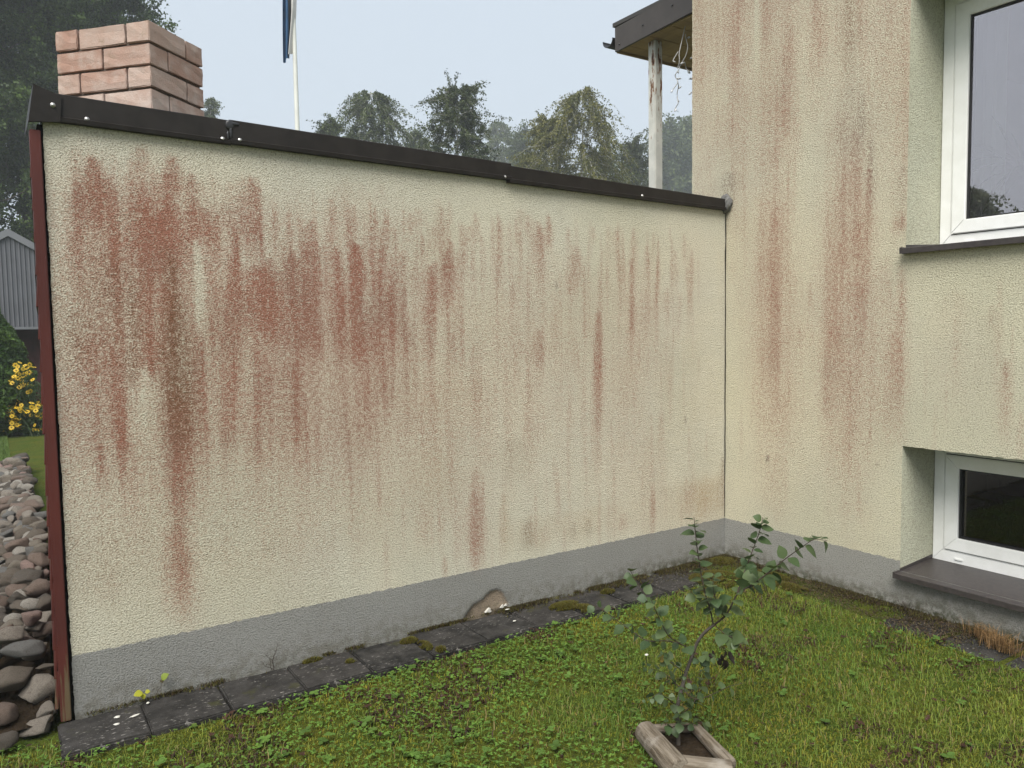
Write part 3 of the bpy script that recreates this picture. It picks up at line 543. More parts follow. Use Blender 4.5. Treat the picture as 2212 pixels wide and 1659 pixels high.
STREAKS_B += [(-.40, 2.35, .30, .22, .42, 'r'), (-.28, 2.3, .6, .10, .30, 'r'), (-.92, 2.6, .30, .22, .42, 'r'), (-.80, 2.3, .5, .10, .25, 'r'), (-1.12, 1.9, .70, .14, .40, 'r'), (.12, 4.8, 1.9, .36, .38, 'r'), (-.25, 4.9, 1.4, .40, .44, 'r'), (-.62, 4.9, 2.2, .40, .38, 'r'), (-.98, 4.9, 1.6, .36, .36, 'r'), (-.42, 4.9, 1.2, .16, .32, 'r'), (-.10, 4.9, 1.6, .13, .34, 'r'), (-.86, 2.8, .25, .34, .36, 'r'), (-.42, 2.4, .4, .32, .30, 'r'), (-1.17, 4.2, 1.8, .2, .30, 'r'), (-.5, 2.6, .3, 1.0, .10, 'r')]
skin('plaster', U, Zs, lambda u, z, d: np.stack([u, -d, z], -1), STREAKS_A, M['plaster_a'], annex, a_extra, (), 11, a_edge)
# plaster edge at the free end
zz = np.linspace(-.1, HL + .02, 160); xe = -L + .005 * (vn(zz * 0, zz, 50, 6) - .5) + .0004
V = np.concatenate([np.stack([xe, zz * 0 + .0002, zz], -1), np.stack([xe * 0 - L + .003, zz * 0 + .024, zz], -1)])
n = len(zz); i = np.arange(n - 1); Fq = np.stack([i, i + 1, n + i + 1, n + i], -1)
link('plaster_edge', np_mesh('plaster_edge', V, Fq, None, True), M['plaster_plain'], annex)
bm = bmesh.new()
pts = [(-L + .004, .022, -.1), (-.002, .022, -.1), (-.002, .022, HR + .03), (-L + .004, .022, HL + .03)]
f0 = [bm.verts.new(p) for p in pts]; f1 = [bm.verts.new((p[0], .24, p[2])) for p in pts]
bm.faces.new(f0); bm.faces.new(f1[::-1])
for q in range(4): bm.faces.new((f0[q], f1[q], f1[(q + 1) % 4], f0[(q + 1) % 4]))
bmesh.ops.recalc_face_normals(bm, faces=bm.faces[:])
link('wall_core', bm_mesh('wall_core', bm), M['concrete_core'], annex)
# terrace deck behind the wall
box('deck', (-3.70, .245, -.1), (-.005, 3.1, 1.18), M['deck'], annex)
# cap flashing in three lengths with a folded end cap
def flash_piece(name, x0, x1, dz=0., out=0., h0=None, h1=None):
    bm = bmesh.new(); prof = []
    for x in np.linspace(x0, x1, 9):
        t = -x / L; ztop = 2.402 + (2.500 - 2.402) * t + dz; zbot = 2.329 + (2.392 - 2.329) * t + dz
        w = .0012 * math.sin(x * 9) + .0008 * math.sin(x * 23 + 1)
        row = [(x, -.006 - out, zbot - .002), (x, -.030 - out + w, zbot), (x, -.032 - out + w, zbot + .016), (x, -.026 - out + w, zbot + .020), (x, -.025 - out + w, ztop - .003), (x, -.022 - out, ztop), (x, .275, ztop + .006), (x, .276, zbot + .01)]
        prof.append([bm.verts.new(p) for p in row])
    for a, b in zip(prof[:-1], prof[1:]):
        for q in range(7): bm.faces.new((a[q], b[q], b[q + 1], a[q + 1]))
    bm.faces.new(prof[0]); bm.faces.new(prof[-1][::-1])
    bmesh.ops.recalc_face_normals(bm, faces=bm.faces[:])
    return link(name, bm_mesh(name, bm), M['flash'], annex)
f_a = flash_piece('flashing', -3.885, -3.195, 0, .0); f_b = flash_piece('flashing', -3.2, -1.73, .003, .003); f_c = flash_piece('flashing', -1.745, -.03, -.010, .006)
bm = bmesh.new()
cap = [(-3.953, -.040, 2.375), (-3.845, -.036, 2.388), (-3.838, -.036, 2.486), (-3.93, -.040, 2.520)]
v0 = [bm.verts.new(p) for p in cap]; v1 = [bm.verts.new((p[0] + (.0 if q in (1, 2) else -.004), .28, p[2] + .004)) for q, p in enumerate(cap)]
vi = [bm.verts.new((p[0], -.026, p[2])) for p in cap]
bm.faces.new(v0[::-1]); bm.faces.new((v0[3], v0[0], v1[0], v1[3])); bm.faces.new((v0[2], v0[3], v1[3], v1[2])); bm.faces.new((v0[0], v0[1], vi[1], vi[0])); bm.faces.new((v0[1], v0[2], vi[2], vi[1]))
bmesh.ops.recalc_face_normals(bm, faces=bm.faces[:])
capo = link('end_cap', bm_mesh('end_cap', bm), M['flash'], annex)
def screw(p, parent):
    bm = bmesh.new(); bmesh.ops.create_uvsphere(bm, u_segments=10, v_segments=6, radius=.0062)
    for v in bm.verts: v.co.y *= .7
    bmesh.ops.create_cone(bm, cap_ends=True, segments=12, radius1=.0095, radius2=.0095, depth=.002, matrix=Matrix.Translation((0, .003, 0)) @ Matrix.Rotation(R(90), 4, 'X'))
    bmesh.ops.translate(bm, verts=bm.verts[:], vec=p)
    link('screw', bm_mesh('screw', bm, True), M['screw'], parent)
screw((-3.868, -.042, 2.448), capo); screw((-3.752, -.030, 2.412), f_a); screw((-3.232, -.030, 2.398), f_a)
screw((-3.160, -.034, 2.400), f_b); screw((-1.772, -.034, 2.372), f_b); screw((-.78, -.036, 2.352), f_c)
# tar blob over the joint
bm = bmesh.new()
for (x, z, sx, sz) in [(-3.20, 2.462, .02, .022), (-3.197, 2.43, .007, .03), (-3.183, 2.468, .028, .008), (-3.21, 2.415, .006, .02)]:
    mtx = Matrix.Translation((x, -.029, z)) @ Matrix.Diagonal((sx, .004, sz, 1)); bmesh.ops.create_icosphere(bm, subdivisions=2, radius=1, matrix=mtx)
link('tar_patch', bm_mesh('tar_patch', bm, True), M['gutter'], annex)
# mortar lump where the cap meets the house, and the open joint below it
bm = bmesh.new(); bmesh.ops.create_icosphere(bm, subdivisions=4, radius=1)
for v in bm.verts:
    p = v.co.copy(); k_ = .75 + .6 * float(fbm(p.x * 1.0 + 3, p.y + p.z * 1.3, 2.2, 9, 3))
    v.co = Vector((-.018 + p.x * .026 * k_, -.012 + p.y * .045 * k_, 2.366 + p.z * .058 * k_))
M['lump'] = mat_plain('grey mortar', (.17, .165, .155), .95, .25, 60, .006, 90)
link('mortar_lump', bm_mesh('mortar_lump', bm, True), M['lump'], annex)
zz = np.linspace(.26, 2.33, 130); xx = -.006 + .006 * (fbm(zz * 0 + 3, zz, 9, 4, 3) - .5)
ww = .0012 + .0030 * vn(zz * 0, zz, 13, 2) * sstep(.2, .7, zz) + .001
V = np.concatenate([np.stack([xx - ww, xx * 0 - .0045, zz], -1), np.stack([xx + ww, xx * 0 - .0055, zz], -1)])
n = len(zz); i = np.arange(n - 1)
link('open_joint', np_mesh('open_joint', V, np.stack([i, i + n, i + n + 1, i + 1], -1)), M['dark'], annex)

# red wooden corner board and side cladding of the terrace
cb = link('corner_board', bm_mesh('corner_board', box_bm((-.019, -.012, -.01), (.019, .05, 2.352), .003)), M['board'], annex)
cb.location = (-3.9365, -.006, 0); cb.rotation_euler = (0, R(.12), 0)
link('gap_shade', bm_mesh('gap_shade', box_bm((-3.922, .012, -.05), (-3.904, .22, 2.38))), M['dark'], annex)  # near-black box painted as the shade between board and plaster
sk = math.atan2(.150, 3.2)
zc_ = .04; kk = 0; clap_r = random.Random(5)
while zc_ < 2.18:
    hgt = .118 + .014 * clap_r.random()
    bm = box_bm((-.012, 0, 0), (.0, 3.2, hgt + .03), .002, 1)
    for v in bm.verts: v.co.x += -.011 * (1 - v.co.z / (hgt + .03)) - .004 * clap_r.random()
    o = link('clapboard', bm_mesh('clapboard', bm), M['board'], annex)
    o.location = (-3.947 + .018 * zc_ / 2.3, .002, zc_); o.rotation_euler = (0, 0, -sk); zc_ += hgt; kk += 1
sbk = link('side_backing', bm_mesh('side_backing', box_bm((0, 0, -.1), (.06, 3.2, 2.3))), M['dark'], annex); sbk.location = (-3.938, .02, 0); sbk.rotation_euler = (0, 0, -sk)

# ================================================================== brick chimney standing behind the wall
CH_AZ = R(131.6); ctop = 2.965; near = (-3.455, .305)
chim = empty('brick_chimney', (near[0], near[1], 1.18), CH_AZ)
tag(chim, 'short square chimney of pale pink bricks rising behind the dark wall cap', 'chimney')
def brick_mesh(a, b, seed):
    r = random.Random(seed); bm = box_bm((0, 0, 0), (a, b, .088), .0028, 2)
    bmesh.ops.subdivide_edges(bm, edges=[e for e in bm.edges if e.calc_length() > .06], cuts=2, use_grid_fill=True)
    for v in bm.verts:
        v.co += Vector((r.uniform(-1, 1), r.uniform(-1, 1), r.uniform(-1, 1))) * .0016
    return bm_mesh('brick', bm)
bricks = {'h': [brick_mesh(.12, .25, s) for s in range(4)], 's': [brick_mesh(.25, .12, s) for s in range(4)]}
# u runs along +local x (left face), v along -local y (right face goes to azimuth CH_AZ-90)
lay = [[('h', 0, 0), ('s', .13, 0), ('h', .39, 0), ('s', 0, .26), ('s', .26, .26)],
       [('s', 0, 0), ('s', .26, 0), ('h', 0, .13), ('h', .39, .13), ('s', .13, .26)]]
rb = random.Random(2)
for c in range(17):
    z0 = ctop - .088 - c * .10 - 1.18
    for (kd, u, v) in lay[c % 2]:
        me = rb.choice(bricks[kd])
        o = link('brick', me, M['brick'], chim, local=True)
        dv = .25 if kd == 'h' else .12
        o.location = (u + rb.uniform(-.0015, .0015), -(v + dv) + rb.uniform(-.0015, .0015), z0 + rb.uniform(-.0015, .0015)); o.rotation_euler = (0, 0, rb.uniform(-.006, .006))
link('mortar_bed', bm_mesh('mortar_bed', box_bm((.013, -.367, 0), (.497, -.013, ctop - .012 - 1.18))), M['mortar'], chim, local=True)

# ================================================================== house on the right
house = empty('house', (0, -1.5, 0)); tag(house, 'cream plastered house wall with two white windows and pink run-off stains', 'house')
WY = -1.242; OPW = 1.45; D = .325
LO = (WY - OPW, WY, .195, .889); UP = (WY - OPW, WY, 1.955, 3.335)
U = np.unique(np.concatenate([np.linspace(-4.6, -2.75, 40), np.linspace(-2.75, WY - OPW, 8), np.linspace(WY - OPW, -2.1, 36), np.linspace(-2.1, WY, 76), np.linspace(WY, .302, 132)]).round(5))
Zs = np.unique(np.concatenate([np.linspace(-.1, .195, 27), np.linspace(.195, .889, 62), np.linspace(.889, 1.955, 94), np.linspace(1.955, 3.335, 116), np.linspace(3.335, 4.3, 60)]).round(5))
def b_extra(u, z, d, mort, moss, red, br, dk, oc):
    moss = np.clip(moss + sstep(.10, -.01, z + .06 * (fbm(u, z, 6, 3) - .4)) * .9 + .4 * sstep(.17, .10, z) * sstep(-1.2, -1.5, u) * fbm(u, z, 5, 8), 0, 1)
    dk = np.clip(dk + .3 * fbm(u, z, 14, 4, 3) * np.exp(-((u + .02) / .06) ** 2) * sstep(2.30, 2.40, z) * sstep(2.62, 2.42, z), 0, 1)
    for (a, b, c, e) in (LO, UP):         # ragged arrises
        du = np.minimum(np.abs(u - b), np.abs(u - a)); dz = np.minimum(np.abs(z - c), np.abs(z - e))
        near_ = ((du < .004) & (z > c - .01) & (z < e + .01)) | ((dz < .004) & (u > a - .01) & (u < b + .01))
        d = d + near_ * .004 * (vn(u, z, 90, 5) - .5)
    return d, mort, moss, red, br, dk, oc
def b_edge(UU, ZZ):
    e = np.exp(-((UU - .302) / .01) ** 2); UU = UU + e * .006 * (vn(ZZ * 0, ZZ, 50, 2) - .5)
    for (a, b, c, e2) in (LO, UP):
        inu = (UU < b + .001) & (UU > a - .001)
        ZZ = ZZ + (np.abs(ZZ - e2) < .0005) * inu * .006 * (vn(UU, UU * 0, 70, 3) - .6)
    return UU, ZZ
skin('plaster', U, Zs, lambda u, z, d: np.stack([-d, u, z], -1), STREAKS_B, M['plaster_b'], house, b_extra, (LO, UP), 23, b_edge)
# core behind the skin, in blocks round the openings
def core(lo, hi): box('wall_core', lo, hi, M['concrete_core'], house)
X0, X1 = .006, .38
core((X0, WY + .012, -.1), (X1, .296, 4.3)); core((X0, -4.6, -.1), (X1, WY - OPW - .012, 4.3))
for a, b in ((-.1, .17), (.905, 1.93), (3.352, 4.3)): core((X0 + .001, WY - OPW - .010, a), (X1, WY + .010, b))
for (a, b, c, e) in (LO, UP):              # plastered reveals
    for nm, lo, hi in (('reveal', (.001, b, c), (D + .02, b + .009, e)), ('reveal', (.001, a - .009, c), (D + .02, a, e)), ('lintel', (.001, a, e), (D + .02, b, e + .009))):
        box(nm, lo, hi, M['plaster_plain'], house)
    box('threshold', (.004, a, c - .02), (D + .05, b, c - .004), M['concrete_core'], house)
box('roof_slab', (-.12, -4.8, 4.3), (6.0, .30, 4.5), M['fascia'], house)
box('back_wall', (5.8, -4.6, -.1), (6.0, .296, 4.3), M['concrete_core'], house)
box('end_wall', (.385, .05, -.1), (5.8, .296, 4.3), M['concrete_core'], house); box('end_wall', (.385, -4.6, -.1), (5.8, -4.4, 4.3), M['concrete_core'], house)

def pane_bm(y0, y1, z0, z1, slant):
    bm = box_bm((D + .026, y0, z0), (D + .028, y1, z1)); ym = (y0 + y1) / 2
    for v in bm.verts: v.co.x += -slant * (v.co.y - ym)          # tilt added to turn the reflection away from the chimney
    return bm
def window(a, b, c, e, lower):
    w = empty('window', (D, (a + b) / 2, c), 0, house)
    fo, sh = .062, .072
    def ring(nm, y0, y1, z0, z1, t, x0, x1, mat, par, bev=.004, tb=None):
        tb = tb or t
        bm = bmesh.new()
        def bar(p):      # mitred bar from 4 outline points
            vs0 = [bm.verts.new((x0, q[0], q[1])) for q in p]; vs1 = [bm.verts.new((x1, q[0], q[1])) for q in p]
            bm.faces.new(vs0); bm.faces.new(vs1[::-1])
            for q in range(4): bm.faces.new((vs0[q], vs1[q], vs1[(q + 1) % 4], vs0[(q + 1) % 4]))
        o = .0003
        bar([(y1, z0), (y0, z0), (y0 + t, z0 + tb), (y1 - t, z0 + tb)])
        bar([(y1, z1), (y1 - t, z1 - t), (y0 + t, z1 - t), (y0, z1)])
        bar([(y1, z0 + o), (y1 - t, z0 + tb + o), (y1 - t, z1 - t - o), (y1, z1 - o)])
        bar([(y0, z0 + o), (y0, z1 - o), (y0 + t, z1 - t - o), (y0 + t, z0 + tb + o)])
        bmesh.ops.recalc_face_normals(bm, faces=bm.faces[:])
        bmesh.ops.bevel(bm, geom=[q for q in bm.edges if abs(q.verts[0].co.x - x0) < 1e-5 and abs(q.verts[1].co.x - x0) < 1e-5], offset=bev, segments=2, affect='EDGES')
        return link(nm, bm_mesh(nm, bm), mat, par)
    y0, y1, z0, z1 = a + .003, b - .003, c + .012, e - .003
    ring('frame', y0, y1, z0, z1, fo, D, D + .07, M['pvc'], w, tb=.070)
    ring('seal', y0 + fo, y1 - fo, z0 + .070, z1 - fo, .006, D + .008, D + .05, M['gasket'], w, .0005)
    s0 = fo + .005
    ring('sash', y0 + s0, y1 - s0, z0 + .075, z1 - s0, sh, D - .010, D + .06, M['pvc'], w)
    s1 = s0 + sh
    ring('gasket', y0 + s1, y1 - s1, z0 + .075 + sh, z1 - s1, .009, D + .006, D + .05, M['gasket'], w, .0005)
    link('pane', bm_mesh('pane', pane_bm(y0 + s1 + .002, y1 - s1 - .002, z0 + .077 + sh, z1 - s1 - .002, 0 if lower else .020)), M['cellar_glass'] if lower else M['glass'], w)
    # drain cover
    yd = b - .165 if not lower else b - .150
    link('drain_cover', bm_mesh('drain_cover', box_bm((D - .007, yd - .023, z0 + .022), (D + .001, yd + .023, z0 + .036), .003)), M['pvc'], w)
    # sheet metal sill, sloped outwards, lipped at the end
    bm = bmesh.new(); xo = -.052 if lower else -.045
    zo = c - .004 if lower else c + .002; zi = c + .016
    prof = [(D - .001, zi), (xo + .004, zo), (xo, zo - .003), (xo, zo - .030), (xo + .006, zo - .032), (xo + .009, zo - .006), (D - .001, zi - .006)]
    ya, yb = a + .001, b - .001
    yo0, yo1 = a - .012, b + .012
    rows_ = []
    for yy_, wide in ((ya, 0), (yb, 0)):
        rows_.append([bm.verts.new((px, yy_, pz)) for px, pz in prof])
    for q in range(len(prof)): bm.faces.new((rows_[0][q], rows_[0][(q + 1) % len(prof)], rows_[1][(q + 1) % len(prof)], rows_[1][q]))
    bm.faces.new(rows_[0][::-1]); bm.faces.new(rows_[1])
    # nose that projects past the opening
    for lo, hi in (((xo - .001, yb, zo - .030), (-.004, yo1, zo + .004)), ((xo - .001, yo0, zo - .030), (-.004, ya, zo + .004))):
        b2 = box_bm(lo, hi); me_ = bpy.data.meshes.new('t'); b2.to_mesh(me_); b2.free(); bm.from_mesh(me_); bpy.data.meshes.remove(me_)
    # upturned end
    for ye in (yb - .003, ya):
        v = [bm.verts.new(p) for p in ((-.006, ye, zo + .001), (D - .002, ye, zi + .001), (D - .002, ye, zi + .022), (-.006, ye, zo + .018))]
        v2 = [bm.verts.new((q.co.x, ye + .003, q.co.z)) for q in v]
        bm.faces.new(v); bm.faces.new(v2[::-1])
        for q in range(4): bm.faces.new((v[q], v2[q], v2[(q + 1) % 4], v[(q + 1) % 4]))
    bmesh.ops.recalc_face_normals(bm, faces=bm.faces[:])
    link('sill', bm_mesh('sill', bm), M['sill'], w)
    return w
wl_ = window(*LO, True); tag(wl_, 'low cellar window with dark pane')
wu_ = window(*UP, False); tag(wu_, 'tall upper window with curtain behind the pane')
# rooms behind the windows
def room(nm, lo, hi, mat):
    bm = box_bm(lo, hi); bmesh.ops.reverse_faces(bm, faces=bm.faces[:])
    bm.faces.ensure_lookup_table()
    bmesh.ops.delete(bm, geom=[f for f in bm.faces if abs(f.calc_center_median().x - lo[0]) < 1e-4], context='FACES_ONLY')
    return link(nm, bm_mesh(nm, bm), mat, house)
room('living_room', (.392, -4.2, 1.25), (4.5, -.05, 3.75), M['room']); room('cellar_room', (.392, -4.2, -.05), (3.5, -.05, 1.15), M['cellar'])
box('inner_sill', (.392, WY - OPW, 1.98), (.62, WY + .05, 2.01), M['pvc'], house)
# sheer curtain
yy = np.linspace(-1.50, -1.10, 90); zz = np.linspace(2.02, 3.6, 8)
YY, ZZ = np.meshgrid(yy, zz, indexing='ij'); XX = .47 + .022 * np.sin(YY * 95 + .6 * np.sin(YY * 31)) + .006 * np.sin(ZZ * 5 + YY * 40)
ii, jj = np.meshgrid(np.arange(89), np.arange(7), indexing='ij')
cur = link('curtain', np_mesh('curtain', np.stack([XX, YY, ZZ], -1).reshape(-1, 3), np.stack([ii * 8 + jj, ii * 8 + jj + 1, ii * 8 + 9 + jj, ii * 8 + 8 + jj], -1).reshape(-1, 4), None, True), M['curtain'])
tag(cur, 'sheer white curtain hanging inside the upper window', 'curtain')
# dragon tree on the inner sill
hp = empty('house_plant', (.56, -1.62, 2.01)); tag(hp, 'spiky long-leaved plant in a pot behind the upper window', 'plant')
bm = bmesh.new(); bmesh.ops.create_cone(bm, cap_ends=True, segments=24, radius1=.07, radius2=.09, depth=.14, matrix=Matrix.Translation((.56, -1.62, 2.08)))
link('pot', bm_mesh('pot', bm, True), M['pot'], hp)
V, Fq = tube_np([(.56, -1.62, 2.12), (.565, -1.615, 2.25), (.56, -1.61, 2.36)], [.016, .014, .012], 8)
link('stem', np_mesh('stem', V, Fq, None, True), M['bark'], hp)
pr = np.random.default_rng(4)
for q in range(34):
    az = q * 2.4 + pr.random(); el = pr.uniform(-.2, 1.25); ln = pr.uniform(.28, .48); s = np.linspace(0, 1, 8)
    hor = ln * s * math.cos(el); zr = ln * s * math.sin(el) - .26 * s ** 2.3 * ln * 2 * (1.1 - math.sin(el) * .8)
    dirv = np.array([math.cos(az) * .45, math.sin(az), 0]); P = np.array([.56, -1.61, 2.30 + .08 * pr.random()]) + hor[:, None] * dirv + zr[:, None] * np.array([0, 0, 1.])
    P[:, 0] = np.clip(P[:, 0], .40, .445) if q % 2 else np.clip(P[:, 0], .40, 3); side = np.cross(dirv, [0, 0, 1.]); wd = .014 * np.sin(np.pi * (s * .92 + .05)) ** .6
    V = np.concatenate([P + side * wd[:, None], P - side * wd[:, None]]); i = np.arange(7)
    col = np.array([.055, .085, .03]) * pr.uniform(.7, 1.4)
    link('leaf', np_mesh('leaf', V, np.stack([i, i + 1, i + 9, i + 8], -1), np.broadcast_to(col, (16, 3)), True), M['leaf'], hp)

# ------------------------------------------------------------------ porch roof behind the house corner
FX, FY0, FY1 = .15, .30, 1.272
porch = house
z_b = lambda y: 3.754 + (1.272 - y) * .043
bm = bmesh.new()
for xx_ in (FX, FX + .022):
    pass
pts = [(FY0, z_b(FY0)), (FY1, z_b(FY1)), (FY1, z_b(FY1) + .186), (FY0, z_b(FY0) + .186)]
v0 = [bm.verts.new((FX, y, z)) for y, z in pts]; v1 = [bm.verts.new((FX + .02, y, z)) for y, z in pts]
bm.faces.new(v0); bm.faces.new(v1[::-1])
for q in range(4): bm.faces.new((v0[q], v1[q], v1[(q + 1) % 4], v0[(q + 1) % 4]))
bmesh.ops.recalc_face_normals(bm, faces=bm.faces[:])
pr_roof = empty('porch_roof', (1.5, .8, 3.9), 0, house)
fa = link('fascia', bm_mesh('fascia', bm), M['fascia'], pr_roof)
box('roof_sheet', (FX + .001, FY0 + .001, 3.955), (4.0, FY1 + .03, 3.985), M['roof'], pr_roof)
# soffit boards run along the eave
y = FY1 - .004; q = 0
while y > FY0 + .05:
    w_ = .118
    box('soffit_board', (FX + .028, y - w_ + .004, 3.772 + (.0015 if q % 2 else 0)), (4.0, y, 3.790), M['soffit'], pr_roof, .002, 1)
    y -= w_; q += 1
box('eave_board', (FX + .03, FY1 - .002, 3.755), (4.0, FY1 + .018, 3.93), M['soffit'], pr_roof, .002, 1)

# half round gutter along the eave
bm = bmesh.new(); gr = .062; rr_ = []
for x in (FX - .004, 4.0):
    ring_ = []
    for sgn, rad in ((1, gr), (-1, gr - .005)):
        an = np.linspace(math.pi, 2 * math.pi, 13)
        if sgn < 0: an = an[::-1]
        for a_ in an: ring_.append(bm.verts.new((x, FY1 + .085 + rad * math.cos(a_), 3.875 + rad * math.sin(a_))))
    rr_.append(ring_)
n = len(rr_[0])
for q in range(n): bm.faces.new((rr_[0][q], rr_[0][(q + 1) % n], rr_[1][(q + 1) % n], rr_[1][q]))
for q in range(12): bm.faces.new((rr_[0][q], rr_[0][q + 1], rr_[0][n - 2 - q], rr_[0][n - 1 - q]))
bmesh.ops.recalc_face_normals(bm, faces=bm.faces[:])
link('gutter', bm_mesh('gutter', bm), M['gutter'], pr_roof)
for (yy_, zz_) in ((1.22, 3.80), (.64, 3.90), (.95, 3.86)):
    bm = bmesh.new(); bmesh.ops.create_uvsphere(bm, u_segments=8, v_segments=6, radius=.008, matrix=Matrix.Translation((FX - .001, yy_, zz_)))
    link('screw', bm_mesh('screw', bm, True), M['gutter'], fa)
box('post', (.262, .935, 1.18), (.342, 1.015, 3.771), M['post'], house, .006, 2)
box('porch_floor', (.0, .305, -.1), (4.0, 3.1, 1.18), M['deck'], house)

# string of icicle lights under the porch
sl = empty('string_light', (.3, .6, 3.2)); tag(sl, 'pale string of icicle lights dangling beside the rusty white post', 'string light')
def wire(pts, r=.0035):
    V, Fq = tube_np(pts, r, 5); link('wire', np_mesh('wire', V, Fq, None, True), M['wire'], sl)
for w_ in WIRES:
    P = np.array(w_); tt = np.linspace(0, 1, 4 * len(P)); P2 = np.stack([np.interp(tt, np.linspace(0, 1, len(P)), P[:, q]) for q in range(3)], -1)
    P2[:, 1] += .012 * np.sin(np.arange(len(P2)) * .5 + P2[:, 2] * 5)
    wire(P2)
for (a, b) in BULBS:
    V, Fq = tube_np([a, (np.array(a) + b) / 2, b], [.005, .008, .004], 6); link('bulb', np_mesh('bulb', V, Fq, None, True), M['bulb'], sl)

# ================================================================== paving slabs along the walls
pav = empty('paving', (-2, -.16, 0)); tag(pav, kind='structure')
def slab_mesh(seed, a=.305, b=.29):
    r = random.Random(seed); bm = box_bm((0, 0, -.075), (a, b, 0), .006, 2)
    bmesh.ops.subdivide_edges(bm, edges=[e for e in bm.edges if e.calc_length() > .1], cuts=4, use_grid_fill=True)
    for v in bm.verts:
        n_ = float(fbm(v.co.x + seed, v.co.y, 14, seed, 3)) - .5; e = min(v.co.x, a - v.co.x, v.co.y, b - v.co.y)
        v.co.z += .004 * n_ - (.004 * r.random() if e < .012 and v.co.z > -.02 else 0); v.co.x += .002 * n_; v.co.y += .003 * n_
    return bm_mesh('slab', bm, False)
slabs = [slab_mesh(s) for s in range(5)]
rs = random.Random(8); x = -3.972
for q in range(13):
    if x > -.32: break
    o = link('paving_slab', slabs[q % 5], M['slab'], pav)
    o.location = (x, -.318 + rs.uniform(-.008, .008), -.004 + rs.uniform(-.004, .004)); o.rotation_euler = (rs.uniform(-.008, .008), rs.uniform(-.008, .008), rs.uniform(-.012, .012))
    x += .311 + rs.uniform(-.002, .004)
y = -.36
for q in range(12):
    o = link('paving_slab', slabs[(q * 2 + 1) % 5], M['slab'], pav)
    o.location = (-.315 + rs.uniform(-.01, .01), y - .29, -.012 + rs.uniform(-.006, .004)); o.rotation_euler = (rs.uniform(-.01, .01), rs.uniform(-.012, .012), rs.uniform(-.015, .015)); y -= .312

# ================================================================== stone border beside the terrace
sb = empty('stone_border', (-4.2, 3, 0)); tag(sb, 'heap of brown and grey fieldstones along the red cladding', 'stone border')
def stone_mesh(seed):
    bm = bmesh.new(); bmesh.ops.create_icosphere(bm, subdivisions=3, radius=1); r = np.random.default_rng(seed)
    cuts = [(Vector(r.normal(size=3)).normalized(), r.uniform(.5, .82)) for _ in range(13)]
    off = r.uniform(0, 50)
    for v in bm.verts:
        p = v.co.copy()
        for nrm, dd in cuts:
            t = p.dot(nrm)
            if t > dd: p -= nrm * (t - dd) * .97
        p *= 1 + .22 * (float(fbm(p.x + off + p.z * .7, p.y + p.z * .9, 2.2, seed, 3)) - .5)
        v.co = p
    return bm_mesh('stone', bm, True)
stones = [stone_mesh(s) for s in range(12)]
def stone(x, y, z, sx, sy, sz, rz, rx=0., k=None):
    o = link('stone', stones[k if k is not None else rs.randrange(12)], M['stone'], sb)
    o.location = (x, y, z); o.scale = (sx, sy, sz); o.rotation_euler = (rx, rs.uniform(-.25, .25), rz)
    return o
# large ones at the near end, then the heap
for (x, y, z, sx, sy, sz, rz) in [(-4.115, .16, .155, .105, .075, .062, .3), (-4.028, .12, .085, .085, .07, .075, .1), (-4.150, .03, .065, .065, .055, .060, .7), (-4.165, -.10, .005, .07, .055, .045, .2), (-4.045, -.02, .0, .08, .06, .05, -.2), (-4.07, .22, .235, .09, .05, .045, .1), (-3.998, .15, .175, .045, .03, .014, .5),
                                   (-4.02, .30, .20, .06, .05, .05, .3), (-4.12, .36, .27, .09, .065, .055, .5), (-4.03, .44, .30, .05, .045, .05, .9), (-4.00, .03, .03, .05, .04, .04, 1), (-4.26, .06, .06, .09, .08, .06, .4), (-4.27, -.08, .0, .08, .06, .05, 1.2), (-4.22, .22, .10, .1, .08, .07, .9)]:
    stone(x, y, z, sx, sy, sz, rz)
yy_ = .42
def inner(y): return -3.975 + .042 * y
while yy_ < 7.4:
    width = .28 + .26 * math.exp(-yy_ / .9)
    nrow = int(width / .085) + 1
    for q in range(nrow):
        t = (q + rs.random() * .8) / nrow; x = inner(min(yy_, 3.0)) - .03 - width * t + rs.uniform(-.02, .02)
        hgt = .16 * (1 - t) ** .8 * (1.0 if yy_ < 4 else .7) + .03 + (.05 if yy_ < 1.2 else 0)
        s = rs.uniform(.040, .078) * rs.choice([.7, .9, 1, 1.2])
        stone(x, yy_ + rs.uniform(-.05, .05), hgt + rs.uniform(-.02, .02), s * rs.uniform(.9, 1.4), s * rs.uniform(.8, 1.1), s * rs.uniform(.65, .98), rs.uniform(0, 6.28), rs.uniform(-.3, .3))
    yy_ += .095
bm = bmesh.new()                                   # earth the stones lie on
prev = None
for y_ in np.linspace(-.05, 7.4, 20):
    xi = inner(min(y_, 3.0)) - .005; wv = .28 + .26 * math.exp(-max(y_, 0) / .9)
    row = [bm.verts.new(p) for p in ((xi, y_, -.03), (xi, y_, .12 + (.05 if .2 < y_ < 1.3 else 0) - (.1 if y_ < .2 else 0)), (xi - wv * .5, y_, .07 - (.06 if y_ < .2 else 0)), (xi - wv * 1.05, y_, -.05))]
    if prev:
        for q in range(3): bm.faces.new((prev[q], row[q], row[q + 1], prev[q + 1]))
    prev = row
bmesh.ops.recalc_face_normals(bm, faces=bm.faces[:])
link('earth', bm_mesh('earth', bm, True), M['soil'], sb)

